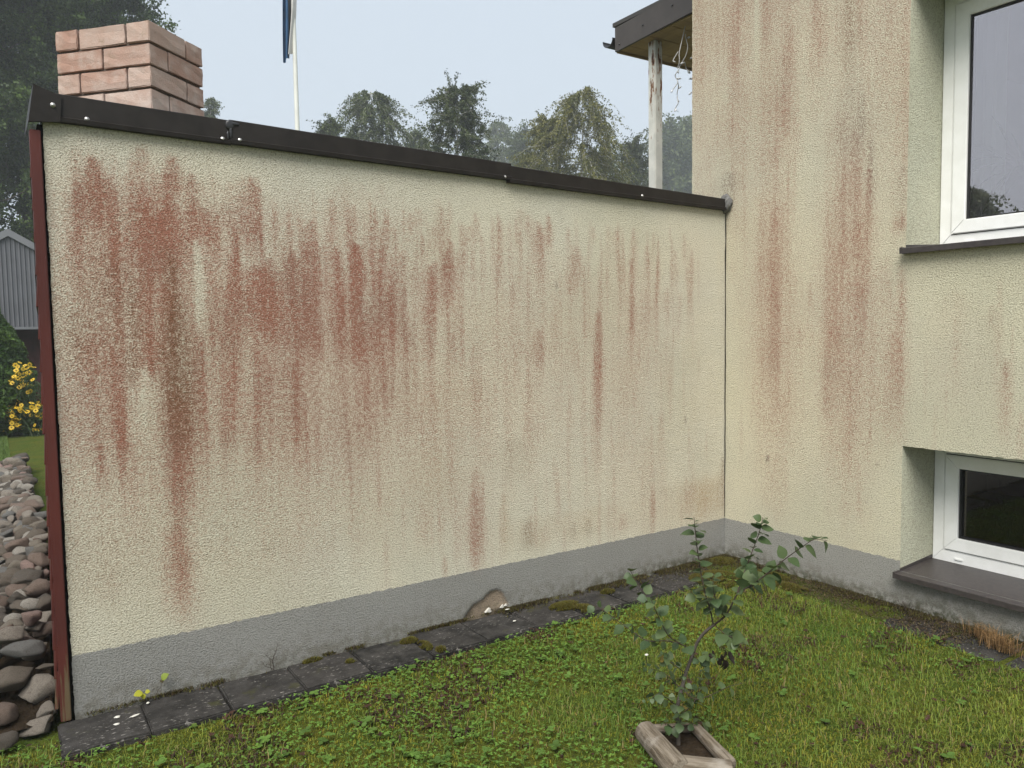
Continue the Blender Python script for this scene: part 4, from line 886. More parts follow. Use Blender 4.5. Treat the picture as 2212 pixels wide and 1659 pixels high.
# ================================================================== log frame round the sapling
def log(p0, p1, r0, r1, label, seed, flat=0.0):
    p0 = Vector(p0); p1 = Vector(p1); ln = (p1 - p0).length; k = 22
    S = np.concatenate([[0, 0, .012], np.linspace(.03, .97, 14), [.988, 1, 1]]); RR = np.concatenate([[.02, .86, .96], np.ones(14), [.96, .88, .02]])
    an = np.arange(k) * 2 * math.pi / k; V = []
    for s, rr in zip(S, RR):
        rad = (r0 + (r1 - r0) * s) * rr
        w = 1 + .12 * (fbm(np.cos(an) * 1.5 + seed, np.sin(an) * 1.5 + s * .5, 2.0, seed, 3) - .5) + .03 * (vn(an * 3, an * 0 + s * 1.2, 3, seed) - .5)
        yv = rad * w * np.cos(an); zv = rad * w * np.sin(an)
        zv = np.where(zv > rad * (1 - flat), rad * (1 - flat) + (zv - rad * (1 - flat)) * .15, zv)
        V.append(np.stack([np.full(k, s * ln + .006 * math.sin(seed) * 0), yv, zv], -1))
    V = np.concatenate(V); n = len(S); i = np.arange(n - 1)[:, None] * k; j = np.arange(k)[None]; j2 = (j + 1) % k
    Fq = np.stack([i + j, i + j2, i + k + j2, i + k + j], -1).reshape(-1, 4)
    o = link('log', np_mesh('log', V, Fq, None, True), M['log'])
    d = (p1 - p0).normalized(); o.location = p0
    o.rotation_euler = (0, -math.asin(d.z), math.atan2(d.y, d.x))
    tag(o, label, 'log', 'weathered logs framing the sapling'); return o
log((-2.105, -1.455, .012), (-2.205, -1.735, .016), .043, .048, 'thick grey log on the left side of the sapling frame', 3)
log((-2.172, -1.712, .010), (-2.045, -1.828, .008), .044, .040, 'grey log at the front of the sapling frame', 5)
log((-1.915, -1.535, .002), (-2.010, -1.790, .006), .022, .026, 'thin grey log on the right side of the sapling frame', 8, .2)
log((-2.085, -1.420, .0), (-1.925, -1.520, .0), .018, .017, 'thin grey log at the back of the sapling frame, behind the stem', 9, .2)
bm = bmesh.new(); bmesh.ops.create_grid(bm, x_segments=8, y_segments=8, size=.5)
for v in bm.verts:
    x, y = v.co.x, v.co.y; p = np.array([-2.055, -1.595]) + x * np.array([.20, -.17]) + y * np.array([.09, .30])
    v.co = Vector((p[0], p[1], -.022 + .02 * (float(vn(p[0], p[1], 18, 1)) - .5)))
st = link('bare_soil', bm_mesh('bare_soil', bm, True), M['soil']); tag(st, kind='structure')

# ================================================================== sapling
sap = empty('sapling', SAPLING['stem'][0][0]); tag(sap, 'young fruit tree sapling with grey green leaves inside the log frame', 'sapling')
def leaf_mesh(seed, bend=.25, fold=.18, w=.36, col=None):
    r = random.Random(seed); n = 7; V = []; W = []
    for s in np.linspace(0, 1, n):
        hw = w * math.sin(math.pi * min(1, s ** .82)) ** .85 * .62 if 0 < s < 1 else .004
        cx = s; cz = -bend * s * s
        for t in (-1, 0, 1):
            V.append((cx - .02 * abs(t), t * hw, cz + fold * hw * abs(t) + .015 * math.sin(s * 14 + seed + t)))
    Fq = []
    for q in range(n - 1):
        for t in range(2): a = q * 3 + t; Fq.append((a, a + 3, a + 4, a + 1))
    return np_mesh('leaf', V, Fq, None, True)
def _sapleaf():
    k = N('sapling leaf'); r = k.rand(); co = k.coord('Object')
    c = k.mix(r, (.032, .064, .022), (.088, .125, .046))
    c = k.mix(k.rng(k.math('FRACT', k.math('MULTIPLY', r, 13.7)), .985, .99), c, (.22, .16, .03))
    c = k.mix(k.math('MULTIPLY', k.rng(k.noise(9, 3, .6, co), .4, .7), .5), c, (.080, .110, .045))
    k.b.inputs['Roughness'].default_value = .5; k.b.inputs['Specular IOR Level'].default_value = .35; k.set(k.b.inputs['Base Color'], c)
    tr = k.n('BsdfTranslucent'); k.set(tr.inputs[0], c); mx = k.n('MixShader'); mx.inputs[0].default_value = .22
    k.l(k.b.outputs[0], mx.inputs[1]); k.l(tr.outputs[0], mx.inputs[2]); k.l(mx.outputs[0], k.out.inputs[0]); return k.m
M['sapleaf'] = _sapleaf()
M['deadleaf'] = mat_plain('withered leaf', (.030, .018, .012), .8, .2, 40)
lm = [leaf_mesh(s, .15 + .08 * (s % 4), .12 + .06 * (s % 3), .70 + .05 * (s % 3)) for s in range(8)]
dm = [leaf_mesh(s + 50, .7, .9, .34) for s in range(2)]
ls = np.random.default_rng(12); vdir = Vector((CAM - np.array([-2, -1.55, .3])).tolist()).normalized()
def put_leaf(p, ax, size, me, mat, nm, tilt):
    ax = ax.normalized(); up = (Vector((0, 0, 1)) * 1.0 + vdir * .35 + Vector(ls.normal(size=3)) * tilt)
    side = up.cross(ax)
    if side.length < 1e-3: side = Vector((1, 0, 0))
    side.normalize(); nrm = ax.cross(side)
    o = link(nm, me, mat, sap); m = Matrix((ax, side, nrm)).transposed().to_4x4(); o.rotation_euler = m.to_euler(); o.location = p; o.scale = (size,) * 3
for key, (P, r0, r1, nl, sz) in SAPLING.items():
    P = np.array(P); m_ = len(P); tt = np.linspace(0, 1, (m_ - 1) * 4 + 1); src = np.linspace(0, 1, m_)
    Q = np.stack([np.interp(tt, src, P[:, q]) for q in range(3)], -1)
    for _ in range(2): Q[1:-1] = (Q[:-2] + 2 * Q[1:-1] + Q[2:]) / 4
    V, Fq = tube_np(Q, np.linspace(r0, r1, len(Q)), 7)
    link('stem' if key == 'stem' else 'branch', np_mesh('branch', V, Fq, None, True), M['bark'] if key == 'stem' else M['twig'], sap)
    low = P[:, 2].mean() < .34
    for q in range(int(nl * (1.35 if low else 1.0))):
        s = .12 + .88 * (q + .5 * ls.random()) / nl; i = min(int(s * (len(Q) - 1)), len(Q) - 2); p = Vector(Q[i] + (Q[i + 1] - Q[i]) * (s * (len(Q) - 1) - i))
        d = Vector(Q[i + 1] - Q[i]).normalized(); ang = q * 2.4 + ls.random() * .9
        a = d.orthogonal().normalized(); b = d.cross(a); out = a * math.cos(ang) + b * math.sin(ang)
        ax = out * 1.0 + d * .55 + Vector((0, 0, -.25 if not low else -.7)) * ls.uniform(.3, 1.2)
        size = .047 * sz * ls.uniform(.65, 1.2) * (.72 if low else 1) * (1 - .35 * max(0, s - .8) / .2)
        put_leaf(p + out * .004, ax, size, lm[ls.integers(8)], M['sapleaf'], 'leaf', .35 if not low else .8)
for (dx, dz) in [(.0, 0), (.012, -.02), (-.012, -.01), (.02, .01), (.03, -.03), (.045, .0), (-.05, .03), (-.06, .02)]:
    put_leaf(Vector((-1.845 + dx, -1.60, .30 + dz)), Vector((ls.normal() * .2, ls.normal() * .2, -1)), .045, dm[ls.integers(2)], M['deadleaf'], 'dead_leaf', .8)

# ================================================================== lawn growth
def clear_of(x, y):
    ok = ~((y > -.322 + .02 * (fbm(x, y, 9, 1, 2) - .5)) & (x > -3.975))                 # paving along the stained wall
    bx = -.30 - .17 * (fbm(y, y * 0, 2.2, 6, 3) - .35); ok &= ~((x > bx) & (y < -.28))
    ok &= ~((x > -4.55) & (x < -3.9) & (y > -.14))                                      # stones
    u = np.stack([x + 2.055, y + 1.595], -1); a = np.linalg.inv(np.array([[.20, .09], [-.17, .30]])); w = u @ a.T
    ok &= ~((np.abs(w[:, 0]) < .45) & (np.abs(w[:, 1]) < .45))
    return ok
def scatter(n, seed, box_=(-5.3, -.02, -3.3, -.04)):
    r = np.random.default_rng(seed); x = r.uniform(box_[0], box_[1], n); y = r.uniform(box_[2], box_[3], n)
    return x, y, r
clov = lambda x, y: sstep(.42, .60, fbm(x, y, 1.5, 31, 4) + .16 * sstep(-1.5, -2.6, x) - .10 * sstep(-1.6, -.7, x))
mossy = lambda x, y: sstep(.50, .66, fbm(x, y, 2.1, 41, 4) + .22 * sstep(-.75, -.3, x) * sstep(-1.3, -.5, y) + .06 * sstep(-.55, -.35, y))
brown = lambda x, y: sstep(.57, .66, fbm(x, y, 4.6, 51, 3))
def blades(n, seed, hmin, hmax, wid, colf, prob, name, label, box_=None, droop=.5):
    x, y, r = scatter(n, seed) if box_ is None else scatter(n, seed, box_)
    k = clear_of(x, y) & (r.random(n) < prob(x, y)); x = x[k]; y = y[k]; n = len(x)
    h = r.uniform(hmin, hmax, n) * (.7 + .6 * fbm(x, y, 3, 61, 2)); az = r.uniform(0, 6.283, n) + 3 * fbm(x, y, 5, 66, 2); w = wid * r.uniform(.6, 1.3, n)
    le = r.uniform(.15, 1.0, n) * droop; dx = np.cos(az); dy = np.sin(az); z = zg(x, y) - .004
    B = np.stack([x, y, z], -1); sd = np.stack([-dy, dx, 0 * x], -1) * w[:, None] / 2; d = np.stack([dx, dy, 0 * x], -1)
    up = np.array([0, 0, 1.])
    Mid = B + d * (h * le * .35)[:, None] + up * (h * .6)[:, None]; Tip = B + d * (h * le * 1.1)[:, None] + up * (h * (1 - .35 * le))[:, None]
    V = np.stack([B - sd, B + sd, Mid + sd * .8, Mid - sd * .8, Tip], 1).reshape(-1, 3)
    i = np.arange(n)[:, None] * 5
    T = np.concatenate([i + np.array([[0, 1, 2]]), i + np.array([[0, 2, 3]]), i + np.array([[3, 2, 4]])])
    c = np.repeat(colf(x, y, r, n), 5, 0)
    o = link(name, np_mesh(name, V, T, c), M['grass']); tag(o, label, 'grass', kind='stuff'); return o
def gcol(x, y, r, n):
    a = np.array([.085, .165, .024]); b = np.array([.215, .245, .040]); c = np.array([.26, .20, .08])
    t = (fbm(x, y, 1.2, 71, 3) * .9 + r.random(n) * .5 - .25)[:, None]; col = a + (b - a) * np.clip(t, 0, 1)
    dead = (r.random(n) < .10)[:, None]; return np.where(dead, c, col) * r.uniform(.75, 1.2, (n, 1))
blades(160000, 101, .014, .052, .0030, gcol, lambda x, y: np.clip(1.0 - .75 * clov(x, y) - .45 * mossy(x, y), .1, 1), 'lawn_grass', 'short green lawn grass in front of the walls', None, 1.15)
def mcol(x, y, r, n):
    a = np.array([.270, .250, .028]); b = np.array([.150, .165, .022]); t = (fbm(x, y, 2.4, 81, 3) + r.random(n) * .4 - .2)[:, None]
    return (a + (b - a) * np.clip(t * 1.3 - .2, 0, 1)) * r.uniform(.7, 1.25, (n, 1))
blades(230000, 102, .008, .022, .0042, mcol, lambda x, y: np.clip(.38 + .62 * mossy(x, y), 0, 1), 'moss', 'yellow green moss cushions in the lawn', None, .8)
def bcol(x, y, r, n): return np.where((r.random(n) < .4)[:, None], np.array([.075, .034, .020]), np.array([.055, .034, .026])) * r.uniform(.6, 1.3, (n, 1))
blades(90000, 103, .015, .042, .0055, bcol, lambda x, y: brown(x, y) * .8, 'withered_weed', 'reddish brown withered weed patches in the lawn', None, 1.1)
# moss and dry litter in the joint between paving and walls
def strip(n, seed, pts_fn, hmin, hmax, wid, cols, name, label, droop=.9):
    r = np.random.default_rng(seed); x, y, z = pts_fn(r, n); n = len(x); h = r.uniform(hmin, hmax, n); az = r.uniform(0, 6.283, n)
    le = r.uniform(.2, 1.2, n) * droop; dx = np.cos(az); dy = np.sin(az); w = wid * r.uniform(.6, 1.3, n)
    B = np.stack([x, y, z], -1); sd = np.stack([-dy, dx, 0 * x], -1) * w[:, None] / 2; Tip = B + np.stack([dx * h * le, dy * h * le, h * (1 - .3 * le)], -1)
    V = np.stack([B - sd, B + sd, Tip], 1).reshape(-1, 3); T = np.arange(n * 3).reshape(-1, 3)
    c = np.array(cols)[r.integers(len(cols), size=n)] * r.uniform(.6, 1.3, (n, 1))
    o = link(name, np_mesh(name, V, T, np.repeat(c, 3, 0)), M['grass']); tag(o, label, 'moss', kind='stuff')
def joint_pts(r, n):
    t = r.random(n); side = r.random(n) < .55
    xa = -3.9 + 3.88 * t ** .6; ya = -.003 - r.exponential(.016, n) * (1 + 2.6 * sstep(-1.4, -.2, xa)) 
    yb = -.02 - 2.6 * t; xb = -.003 - r.exponential(.05, n)
    x = np.where(side, xa, xb); y = np.where(side, ya, yb)
    k = np.where(side, fbm(x, y, 9, 91, 3) + .25 * sstep(-1.6, -.2, x) + .3 * (r.random(n) - .5) > .60, fbm(x, y, 7, 92, 3) + .3 * (r.random(n) - .5) > .44) & (x > -3.88)
    x = x[k]; y = y[k]; return x, y, np.full(len(x), -.006)
strip(70000, 201, joint_pts, .006, .020, .005, [(.060, .050, .012), (.050, .030, .016), (.085, .080, .014), (.030, .022, .014)], 'joint_moss', 'brown and green moss lining the joint at the foot of the walls')
def cush(r, n):
    C_ = [(-2.44, -.10, .05, .03), (-2.40, -.20, .03, .06), (-2.36, -.29, .025, .03), (-1.50, -.16, .10, .06), (-1.44, -.25, .06, .06), (-2.92, -.05, .05, .02), (-2.78, -.17, .025, .02), (-.45, -.28, .16, .10), (-.30, -.42, .10, .10), (-.14, -.10, .10, .08), (-1.15, -.12, .05, .03), (-.5, -.42, .2, .06), (-.22, -.7, .06, .12), (-.12, -.5, .05, .12)]
    w = np.array([c[2] * c[3] for c in C_]); q = r.choice(len(C_), size=n, p=w / w.sum()); C_ = np.array(C_)[q]
    a = r.uniform(0, 6.283, n); rad = np.sqrt(r.random(n)); x = C_[:, 0] + np.cos(a) * rad * C_[:, 2]; y = C_[:, 1] + np.sin(a) * rad * C_[:, 3]
    k = (y < -.004) & (x < -.004) & (fbm(x, y, 22, 3, 2) > .36); x = x[k]; y = y[k]; rad = rad[k]; return x, y, -.006 + .014 * (1 - rad ** 2)
strip(60000, 202, cush, .006, .016, .004, [(.125, .118, .014), (.10, .085, .012), (.075, .080, .014), (.085, .055, .014)], 'moss_cushion', 'golden moss cushions on the paving slabs and in the wall corner')
def litter(r, n):
    y = -.4 - 2.6 * r.random(n); x = -.02 - .26 * r.random(n) ** 1.5
    k = fbm(x, y, 4, 95, 3) > .52; return x[k], y[k], np.full(k.sum(), -.004)
strip(14000, 203, litter, .004, .010, .004, [(.11, .075, .04), (.05, .032, .02), (.15, .11, .065), (.028, .02, .014)], 'litter', 'dry brown litter on the paving under the house wall', 2.5)
# clover and broad leaves
def leaflets(cx, cy, cz, az, size, tilt, col, acc_n=6):
    """rounded leaflets as hexagon fans; arrays"""
    n = len(cx); a = np.linspace(0, 2 * np.pi, 7)[:-1]; rx = np.array([1, .9, .9, .85, .9, .9]) 
    lx = (np.cos(a) * .5 + .5); ly = np.sin(a) * .46
    lx = lx * 1.0
    dx = np.cos(az); dy = np.sin(az)
    P = np.zeros((n, 7, 3)); lx = np.concatenate([[.5], lx]); ly = np.concatenate([[0], ly]); lz = np.concatenate([[-.08], np.full(6, .0)])
    P[:, :, 0] = cx[:, None] + size[:, None] * (lx * dx[:, None] - ly * dy[:, None]); P[:, :, 1] = cy[:, None] + size[:, None] * (lx * dy[:, None] + ly * dx[:, None])
    P[:, :, 2] = cz[:, None] + size[:, None] * (lz + lx * tilt[:, None])
    i = np.arange(n)[:, None] * 7; T = np.concatenate([i + np.array([[0, q + 1, (q + 1) % 6 + 1]]) for q in range(6)])
    return P.reshape(-1, 3), T, np.repeat(col, 7, 0)
def clover(n, seed, prob, s0, s1, h0, h1, base, name, label, nl=3, cat='clover'):
    x, y, r = scatter(n, seed); k = clear_of(x, y) & (r.random(n) < prob(x, y)); x = x[k]; y = y[k]; n = len(x)
    z = zg(x, y) + r.uniform(h0, h1, n); a0 = r.uniform(0, 6.283, n); s = r.uniform(s0, s1, n)
    col = np.array(base) * r.uniform(.62, 1.3, (n, 1)) * (1 + .25 * (fbm(x, y, 2, 111, 2)[:, None] - .5)); acc = Acc()
    tx = r.uniform(-.35, .35, n)
    for q in range(nl):
        az = a0 + q * 2 * math.pi / nl + r.uniform(-.25, .25, n); V, T, c = leaflets(x, y, z, az, s * r.uniform(.8, 1.1, n), r.uniform(-.30, .28, n) + tx * np.cos(az), col); acc.add(V, T, c)
    o = link(name, acc.mesh(name), M['grass']); tag(o, label, cat, kind='stuff')
clover(36000, 301, lambda x, y: np.clip(.04 + .85 * clov(x, y), 0, 1), .006, .0115, .012, .036, (.105, .195, .032), 'clover', 'dense small clover leaves in the near lawn')
clover(900, 302, lambda x, y: .15 + .55 * clov(x, y), .016, .030, .010, .040, (.085, .155, .028), 'broadleaf_weed', 'pale broad weed leaves scattered in the lawn', 4, 'weed')
clover(5000, 303, lambda x, y: np.clip(.08 + .8 * brown(x, y), 0, 1), .008, .016, .008, .03, (.060, .030, .020), 'withered_leaves', 'small dark red withered leaves in the lawn', 4, 'weed')
# far lawn seen left of the terrace
def far_grass():
    r = np.random.default_rng(401); n = 170000; y = -.9 + 14.5 * r.random(n) ** 1.25; x = -4.0 - r.random(n) ** 1.6 * (2.2 + .35 * np.maximum(y, 0))
    k = ~((x > -4.28 + .042 * np.minimum(y, 3) - .26 * np.exp(-np.maximum(y, 0) / .9)) & (y < 7.45)) & ((y > .1) | (x < -4.6)); x = x[k]; y = y[k]; n = len(x); h = r.uniform(.02, .05, n); az = r.uniform(0, 6.28, n); w = .003 + .0009 * np.maximum(y, 0)
    B = np.stack([x, y, zg(x, y)], -1); sd = np.stack([-np.sin(az), np.cos(az), 0 * x], -1) * (w / 2)[:, None]; Tip = B + np.stack([np.cos(az) * h * .6, np.sin(az) * h * .6, h], -1)
    V = np.stack([B - sd, B + sd, Tip], 1).reshape(-1, 3)
    c = np.array([.095, .150, .030]) * r.uniform(.7, 1.3, (n, 1)); o = link('yard_grass', np_mesh('yard_grass', V, np.arange(n * 3).reshape(-1, 3), np.repeat(c, 3, 0)), M['grass']); tag(o, 'mown lawn beyond the stone border', 'grass', kind='stuff')
far_grass()

# ================================================================== small plants and bits on the paving
def twiggy(name, label, cat, base, stems, leafs, seed, dry=False):
    t = empty(name, base); tag(t, label, cat); r = np.random.default_rng(seed); acc = Acc()
    for (dx, dy, h) in stems:
        s = np.linspace(0, 1, 7); P = np.array(base) + np.stack([dx * s + .006 * np.sin(s * 7 + dx * 90), dy * s, h * s - .004], -1); V, Fq = tube_np(P, np.linspace(.0014, .0005, 7), 5); acc.add(V, Fq)
        for q in range(4 if dry else 0):
            i = r.integers(2, 6); P2 = np.array([P[i], P[i] + r.normal(size=3) * np.array([.012, .005, .006]) + [0, 0, .012]]); V, Fq = tube_np(np.array([P2[0], P2.mean(0), P2[1]]), [.0007, .0006, .0003], 4); acc.add(V, Fq)
    link('stem', acc.mesh('stem', True), M['twig'], t)
    for (p, ax, size, col) in leafs:
        me = leaf_mesh(seed, .2, .2, .8); me2 = me; c = np.ones((len(me.vertices), 4), np.float32); c[:, :3] = col
        a = me2.color_attributes.new('Col', 'FLOAT_COLOR', 'POINT'); a.data.foreach_set('color', c.ravel())
        o = link('leaf', me2, M['leaf'], t); axv = Vector(ax).normalized(); side = (vdir * 1.0 + Vector((0, 0, .6))).cross(axv).normalized(); nrm = axv.cross(side)
        o.rotation_euler = Matrix((axv, side, nrm)).transposed().to_euler(); o.location = p; o.scale = (size,) * 3
    return t
yl = (.30, .30, .022); yg = (.17, .22, .03)
twiggy('seedling', 'tiny seedling with yellow leaves at the plinth near the red corner board', 'seedling', (-3.605, -.03, -.004), [(.03, -.005, .085), (-.055, -.01, .045)],
       [((-3.578, -.035, .078), (.6, -.2, .55), .036, yg), ((-3.578, -.035, .080), (.1, -.4, -.5), .018, (.05, .04, .012)), ((-3.655, -.045, .044), (-1, -.2, .1), .036, yl), ((-3.652, -.045, .040), (-.1, -.4, -.9), .024, yl), ((-3.645, -.045, .044), (.8, -.3, .1), .020, yl)], 3)
twiggy('dry_weed', 'thin dry twiggy weed standing in the joint before the grey plinth', 'weed', (-3.10, -.022, -.004), [(.022, 0, .125), (-.028, 0, .085), (.006, -.004, .07), (-.055, 0, .05), (.018, 0, .10)], [], 5, True)
twiggy('dry_weed', 'low dry weed at the foot of the house wall by the window sill', 'weed', (-.025, -1.30, -.006), [(-.004, .03, .06), (-.006, -.03, .07), (-.02, .01, .05), (-.01, .05, .05), (-.01, -.05, .05)], [], 6, True)
tf = empty('dry_grass_tuft', (-.13, -1.70, 0)); tag(tf, 'straw coloured dry grass tuft on the slabs under the cellar window', 'grass tuft')
r = np.random.default_rng(9); n = 520
cx = -.07 - .14 * r.random(n); cy = -1.62 - .26 * (-.02 - cx) / .2 - .03 + .05 * r.normal(size=n) ; az = r.uniform(0, 6.283, n); h = r.uniform(.03, .10, n); le = r.uniform(.2, 1., n)
B = np.stack([cx, cy, np.full(n, -.006)], -1); sd = np.stack([-np.sin(az), np.cos(az), 0 * az], -1) * .0011; Md = B + np.stack([np.cos(az) * h * le * .3, np.sin(az) * h * le * .3, h * .65], -1); Tp = B + np.stack([np.cos(az) * h * le, np.sin(az) * h * le, h * .8], -1)
Tp[:, 0] = np.minimum(Tp[:, 0], -.006); Md[:, 0] = np.minimum(Md[:, 0], -.006)
V = np.stack([B - sd, B + sd, Md + sd, Md - sd, Tp], 1).reshape(-1, 3); i = np.arange(n)[:, None] * 5
link('blades', np_mesh('blades', V, np.concatenate([i + [[0, 1, 2]], i + [[0, 2, 3]], i + [[3, 2, 4]]]), np.repeat(np.array([.27, .165, .075]) * r.uniform(.5, 1.25, (n, 1)), 5, 0)), M['grass'], tf)
def chip(x, y, z, sx, sy, rz, label):
    bm = bmesh.new(); bmesh.ops.create_icosphere(bm, subdivisions=2, radius=1)
    for v in bm.verts: v.co = Vector((v.co.x * sx * (1 + .3 * math.sin(v.co.y * 5 + x * 90)), v.co.y * sy, v.co.z * .003))
    o = link('render_chip', bm_mesh('render_chip', bm), M['chip']); o.location = (x, y, z); o.rotation_euler = (.1, .1, rz); tag(o, label, 'chip', 'white chips lying on the paving')
chip(-3.762, -.12, .001, .012, .009, .4, 'rounded white chip on the first slab, nearest the wall')
chip(-3.772, -.185, .001, .011, .007, .2, 'smaller white chip on the first slab, nearer the lawn')
chip(-3.70, -.150, .001, .022, .006, .5, 'long curled white chip on the first slab')
chip(-3.638, -.06, .001, .010, .006, 1.0, 'white chip beside the yellow seedling')
chip(-1.86, -.19, .001, .012, .006, .3, 'white chip on the slab below the broken plinth')
chip(-1.80, -.03, .004, .014, .006, .1, 'flat white chip against the broken plinth')
for q, (u, z, s) in enumerate([(-1.905, .012, .017), (-1.815, .016, .012), (-1.79, .018, .008)]):
    bm = bmesh.new(); vs = [bm.verts.new((u + s * a, -.0012 + .001 * q, z + s * b)) for a, b in ((-1.3, -.5), (-.5, .1), (.3, .7), (.8, .5), (.7, -.1), (1.2, -.5), (.2, -.9))]
    f = bm.faces.new(vs); ex = bmesh.ops.extrude_face_region(bm, geom=[f]); 
    for v in ex['geom']:
        if isinstance(v, bmesh.types.BMVert): v.co.y += .012
    bmesh.ops.recalc_face_normals(bm, faces=bm.faces[:]); link('loose_render', bm_mesh('loose_render', bm), M['chip'], annex)
dz = empty('daisy', (-1.62, -.95, -.03)); tag(dz, 'single white flower in the lawn left of the sapling', 'flower')
bm = bmesh.new(); bmesh.ops.create_icosphere(bm, subdivisions=2, radius=.008, matrix=Matrix.Translation((-1.62, -.95, .018)) @ Matrix.Diagonal((1.2, 1, .6, 1)))
link('petals', bm_mesh('petals', bm, True), M['chip'], dz); V, Fq = tube_np([(-1.62, -.95, -.035), (-1.62, -.95, -.01), (-1.62, -.95, .015)], .0012, 5); link('stalk', np_mesh('stalk', V, Fq), M['twig'], dz)

# ================================================================== flag pole
fp = empty('flagpole', (.70, 10.6, -.04)); tag(fp, 'white flagpole with a limp blue black and white flag behind the wall', 'flagpole')
V, Fq = tube_np([(.70, 10.6, -.04), (.70, 10.6, 2.5), (.70, 10.6, 6), (.70, 10.6, 9.2)], [.055, .050, .040, .030], 16)
link('pole', np_mesh('pole', V, Fq, None, True), M['pole'], fp)
bm = bmesh.new(); bmesh.ops.create_uvsphere(bm, u_segments=14, v_segments=8, radius=.06, matrix=Matrix.Translation((.70, 10.6, 9.24))); link('finial', bm_mesh('finial', bm, True), M['pole'], fp)
right = np.array([.833, -.553, 0]); toward = np.array([-.553, -.833, 0])
nu, nv = 40, 26; V = []; mi = []
for a in range(nu):
    s = a / (nu - 1); z = 8.9 - 2.43 * s
    for b in range(nv):
        t = b / (nv - 1)
        gather = .055 + .045 * math.sin(math.pi * min(1, s * .9)) 
        px = -.085 + .02 * s + (t - .5) * 2 * gather + .02 * math.sin(s * 3.2) - .05 * s * s + .012 * math.sin(t * 9 + s * 4); py = .05 + .055 * math.sin(t * 15 + s * 2.5)
        if t > .66: px += .05 * math.sin(math.pi * s) * (t - .66) * 3
        V.append(np.array([.70, 10.6, z + .18 * (t - .35) * s]) + right * px + toward * py)
Fq = []
for a in range(nu - 1):
    for b in range(nv - 1): Fq.append((a * nv + b, a * nv + b + 1, (a + 1) * nv + b + 1, (a + 1) * nv + b)); mi.append(0 if b < nv * .45 else 1 if b < nv * .72 else 2)
link('flag', np_mesh('flag', V, Fq, None, True, [M['flag_blue'], M['flag_black'], M['flag_white']], mi), None, fp)

# ================================================================== shed, thuja, yellow flowers
shed = empty('shed', (-3.9, 14.5, -.04)); tag(shed, 'garden shed with grey profiled metal gable above dark red boards', 'shed')
cxs, ys = -3.78, 13.2
bm = bmesh.new(); n = 64; prev = None; half = 2.3
for q in range(n * 4 + 1):
    x = cxs - half + 2 * half * q / (n * 4); ph = q % 4; zt = 3.40 - abs(x - cxs) * .60; rib = .022 if ph in (1,) else 0
    row = [bm.verts.new((x, ys - rib, 1.74)), bm.verts.new((x, ys - rib, zt))]
    if prev: bm.faces.new((prev[0], row[0], row[1], prev[1]))
    prev = row
link('gable_sheet', bm_mesh('gable_sheet', bm), M['shed_sheet'], shed)
for sg in (-1, 1):
    bm = bmesh.new(); p = [(cxs, 3.50), (cxs + sg * 2.6, 3.50 - 2.6 * .60), (cxs + sg * 2.6, 3.37 - 2.6 * .60), (cxs, 3.37)]
    a = [bm.verts.new((x, ys - .05, z)) for x, z in p]; b = [bm.verts.new((x, ys + 4.0, z)) for x, z in p]; bm.faces.new(a); bm.faces.new(b[::-1])
    for q in range(4): bm.faces.new((a[q], b[q], b[(q + 1) % 4], a[(q + 1) % 4]))
    bmesh.ops.recalc_face_normals(bm, faces=bm.faces[:]); link('roof', bm_mesh('roof', bm), M['shed_trim'], shed)
box('drip_edge', (cxs - half, ys - .06, 1.70), (cxs + half, ys + .02, 1.745), M['shed_trim'], shed)
for q in range(30): box('board', (cxs - half + .02 + q * .152, ys + .35 + .004 * (q % 2), -.1), (cxs - half + .165 + q * .152, ys + .38, 1.72), M['shed_red'], shed)
box('wall', (cxs - half + .03, ys + .39, -.1), (cxs + half - .05, ys + 3.8, 1.72), M['shed_red'], shed)
box('ceiling', (cxs - half, ys + .03, 1.722), (cxs + half, ys + 3.9, 1.738), M['shed_red'], shed)

def leaf_cloud(P, size, col, seed, aspect=.6, normal=None, nj=.6, quad=True):
    """diamond leaves at points P"""
    r = np.random.default_rng(seed); n = len(P)
    d = r.normal(size=(n, 3)); d /= np.linalg.norm(d, axis=1)[:, None]
    e = r.normal(size=(n, 3)) if normal is None else np.cross(normal + nj * r.normal(size=(n, 3)), d); e = np.cross(d, e) if normal is None else e
    e /= np.linalg.norm(e, axis=1)[:, None] + 1e-9; s = (size * r.uniform(.6, 1.3, n))[:, None]
    V = np.stack([P - d * s * .5, P + e * s * aspect * .5, P + d * s * .5, P - e * s * aspect * .5], 1).reshape(-1, 3)
    return V, np.arange(n * 4).reshape(-1, 4), np.repeat(col, 4, 0)
def shade(n, a, b, r, f=None):
    t = r.random((n, 1)) if f is None else np.clip(f[:, None] + .35 * (r.random((n, 1)) - .5), 0, 1)
    return (np.array(a) + (np.array(b) - np.array(a)) * t) * r.uniform(.75, 1.25, (n, 1))
# thuja
th = empty('thuja', (-4.45, 11.9, -.04)); tag(th, 'bright green thuja hedge bush in front of the shed', 'bush')
r = np.random.default_rng(21); n = 42000; hh = r.random(n) ** .8; ang = r.uniform(0, 6.283, n)
rad = (.90 * np.sin(np.pi * np.clip(.10 + .88 * (1 - hh), 0, 1) * .62) ** .8) * (1 + .35 * (fbm(ang * 1.5, hh * 6, 1.3, 4, 3) - .5)) * np.clip(1 - np.abs(r.normal(size=n)) * .10, .4, 1.05)
P = np.stack([-4.45 + np.cos(ang) * rad, 11.9 + np.sin(ang) * rad, .0 + hh * 2.35], -1)
V, Fq, c = leaf_cloud(P, .075, shade(n, (.020, .055, .010), (.085, .150, .020), r, fbm(ang * 1.5, hh * 6, 1.3, 4, 3) * 1.6 - .4), 5, .5, np.stack([np.cos(ang), np.sin(ang), .5 + 0 * ang], -1))
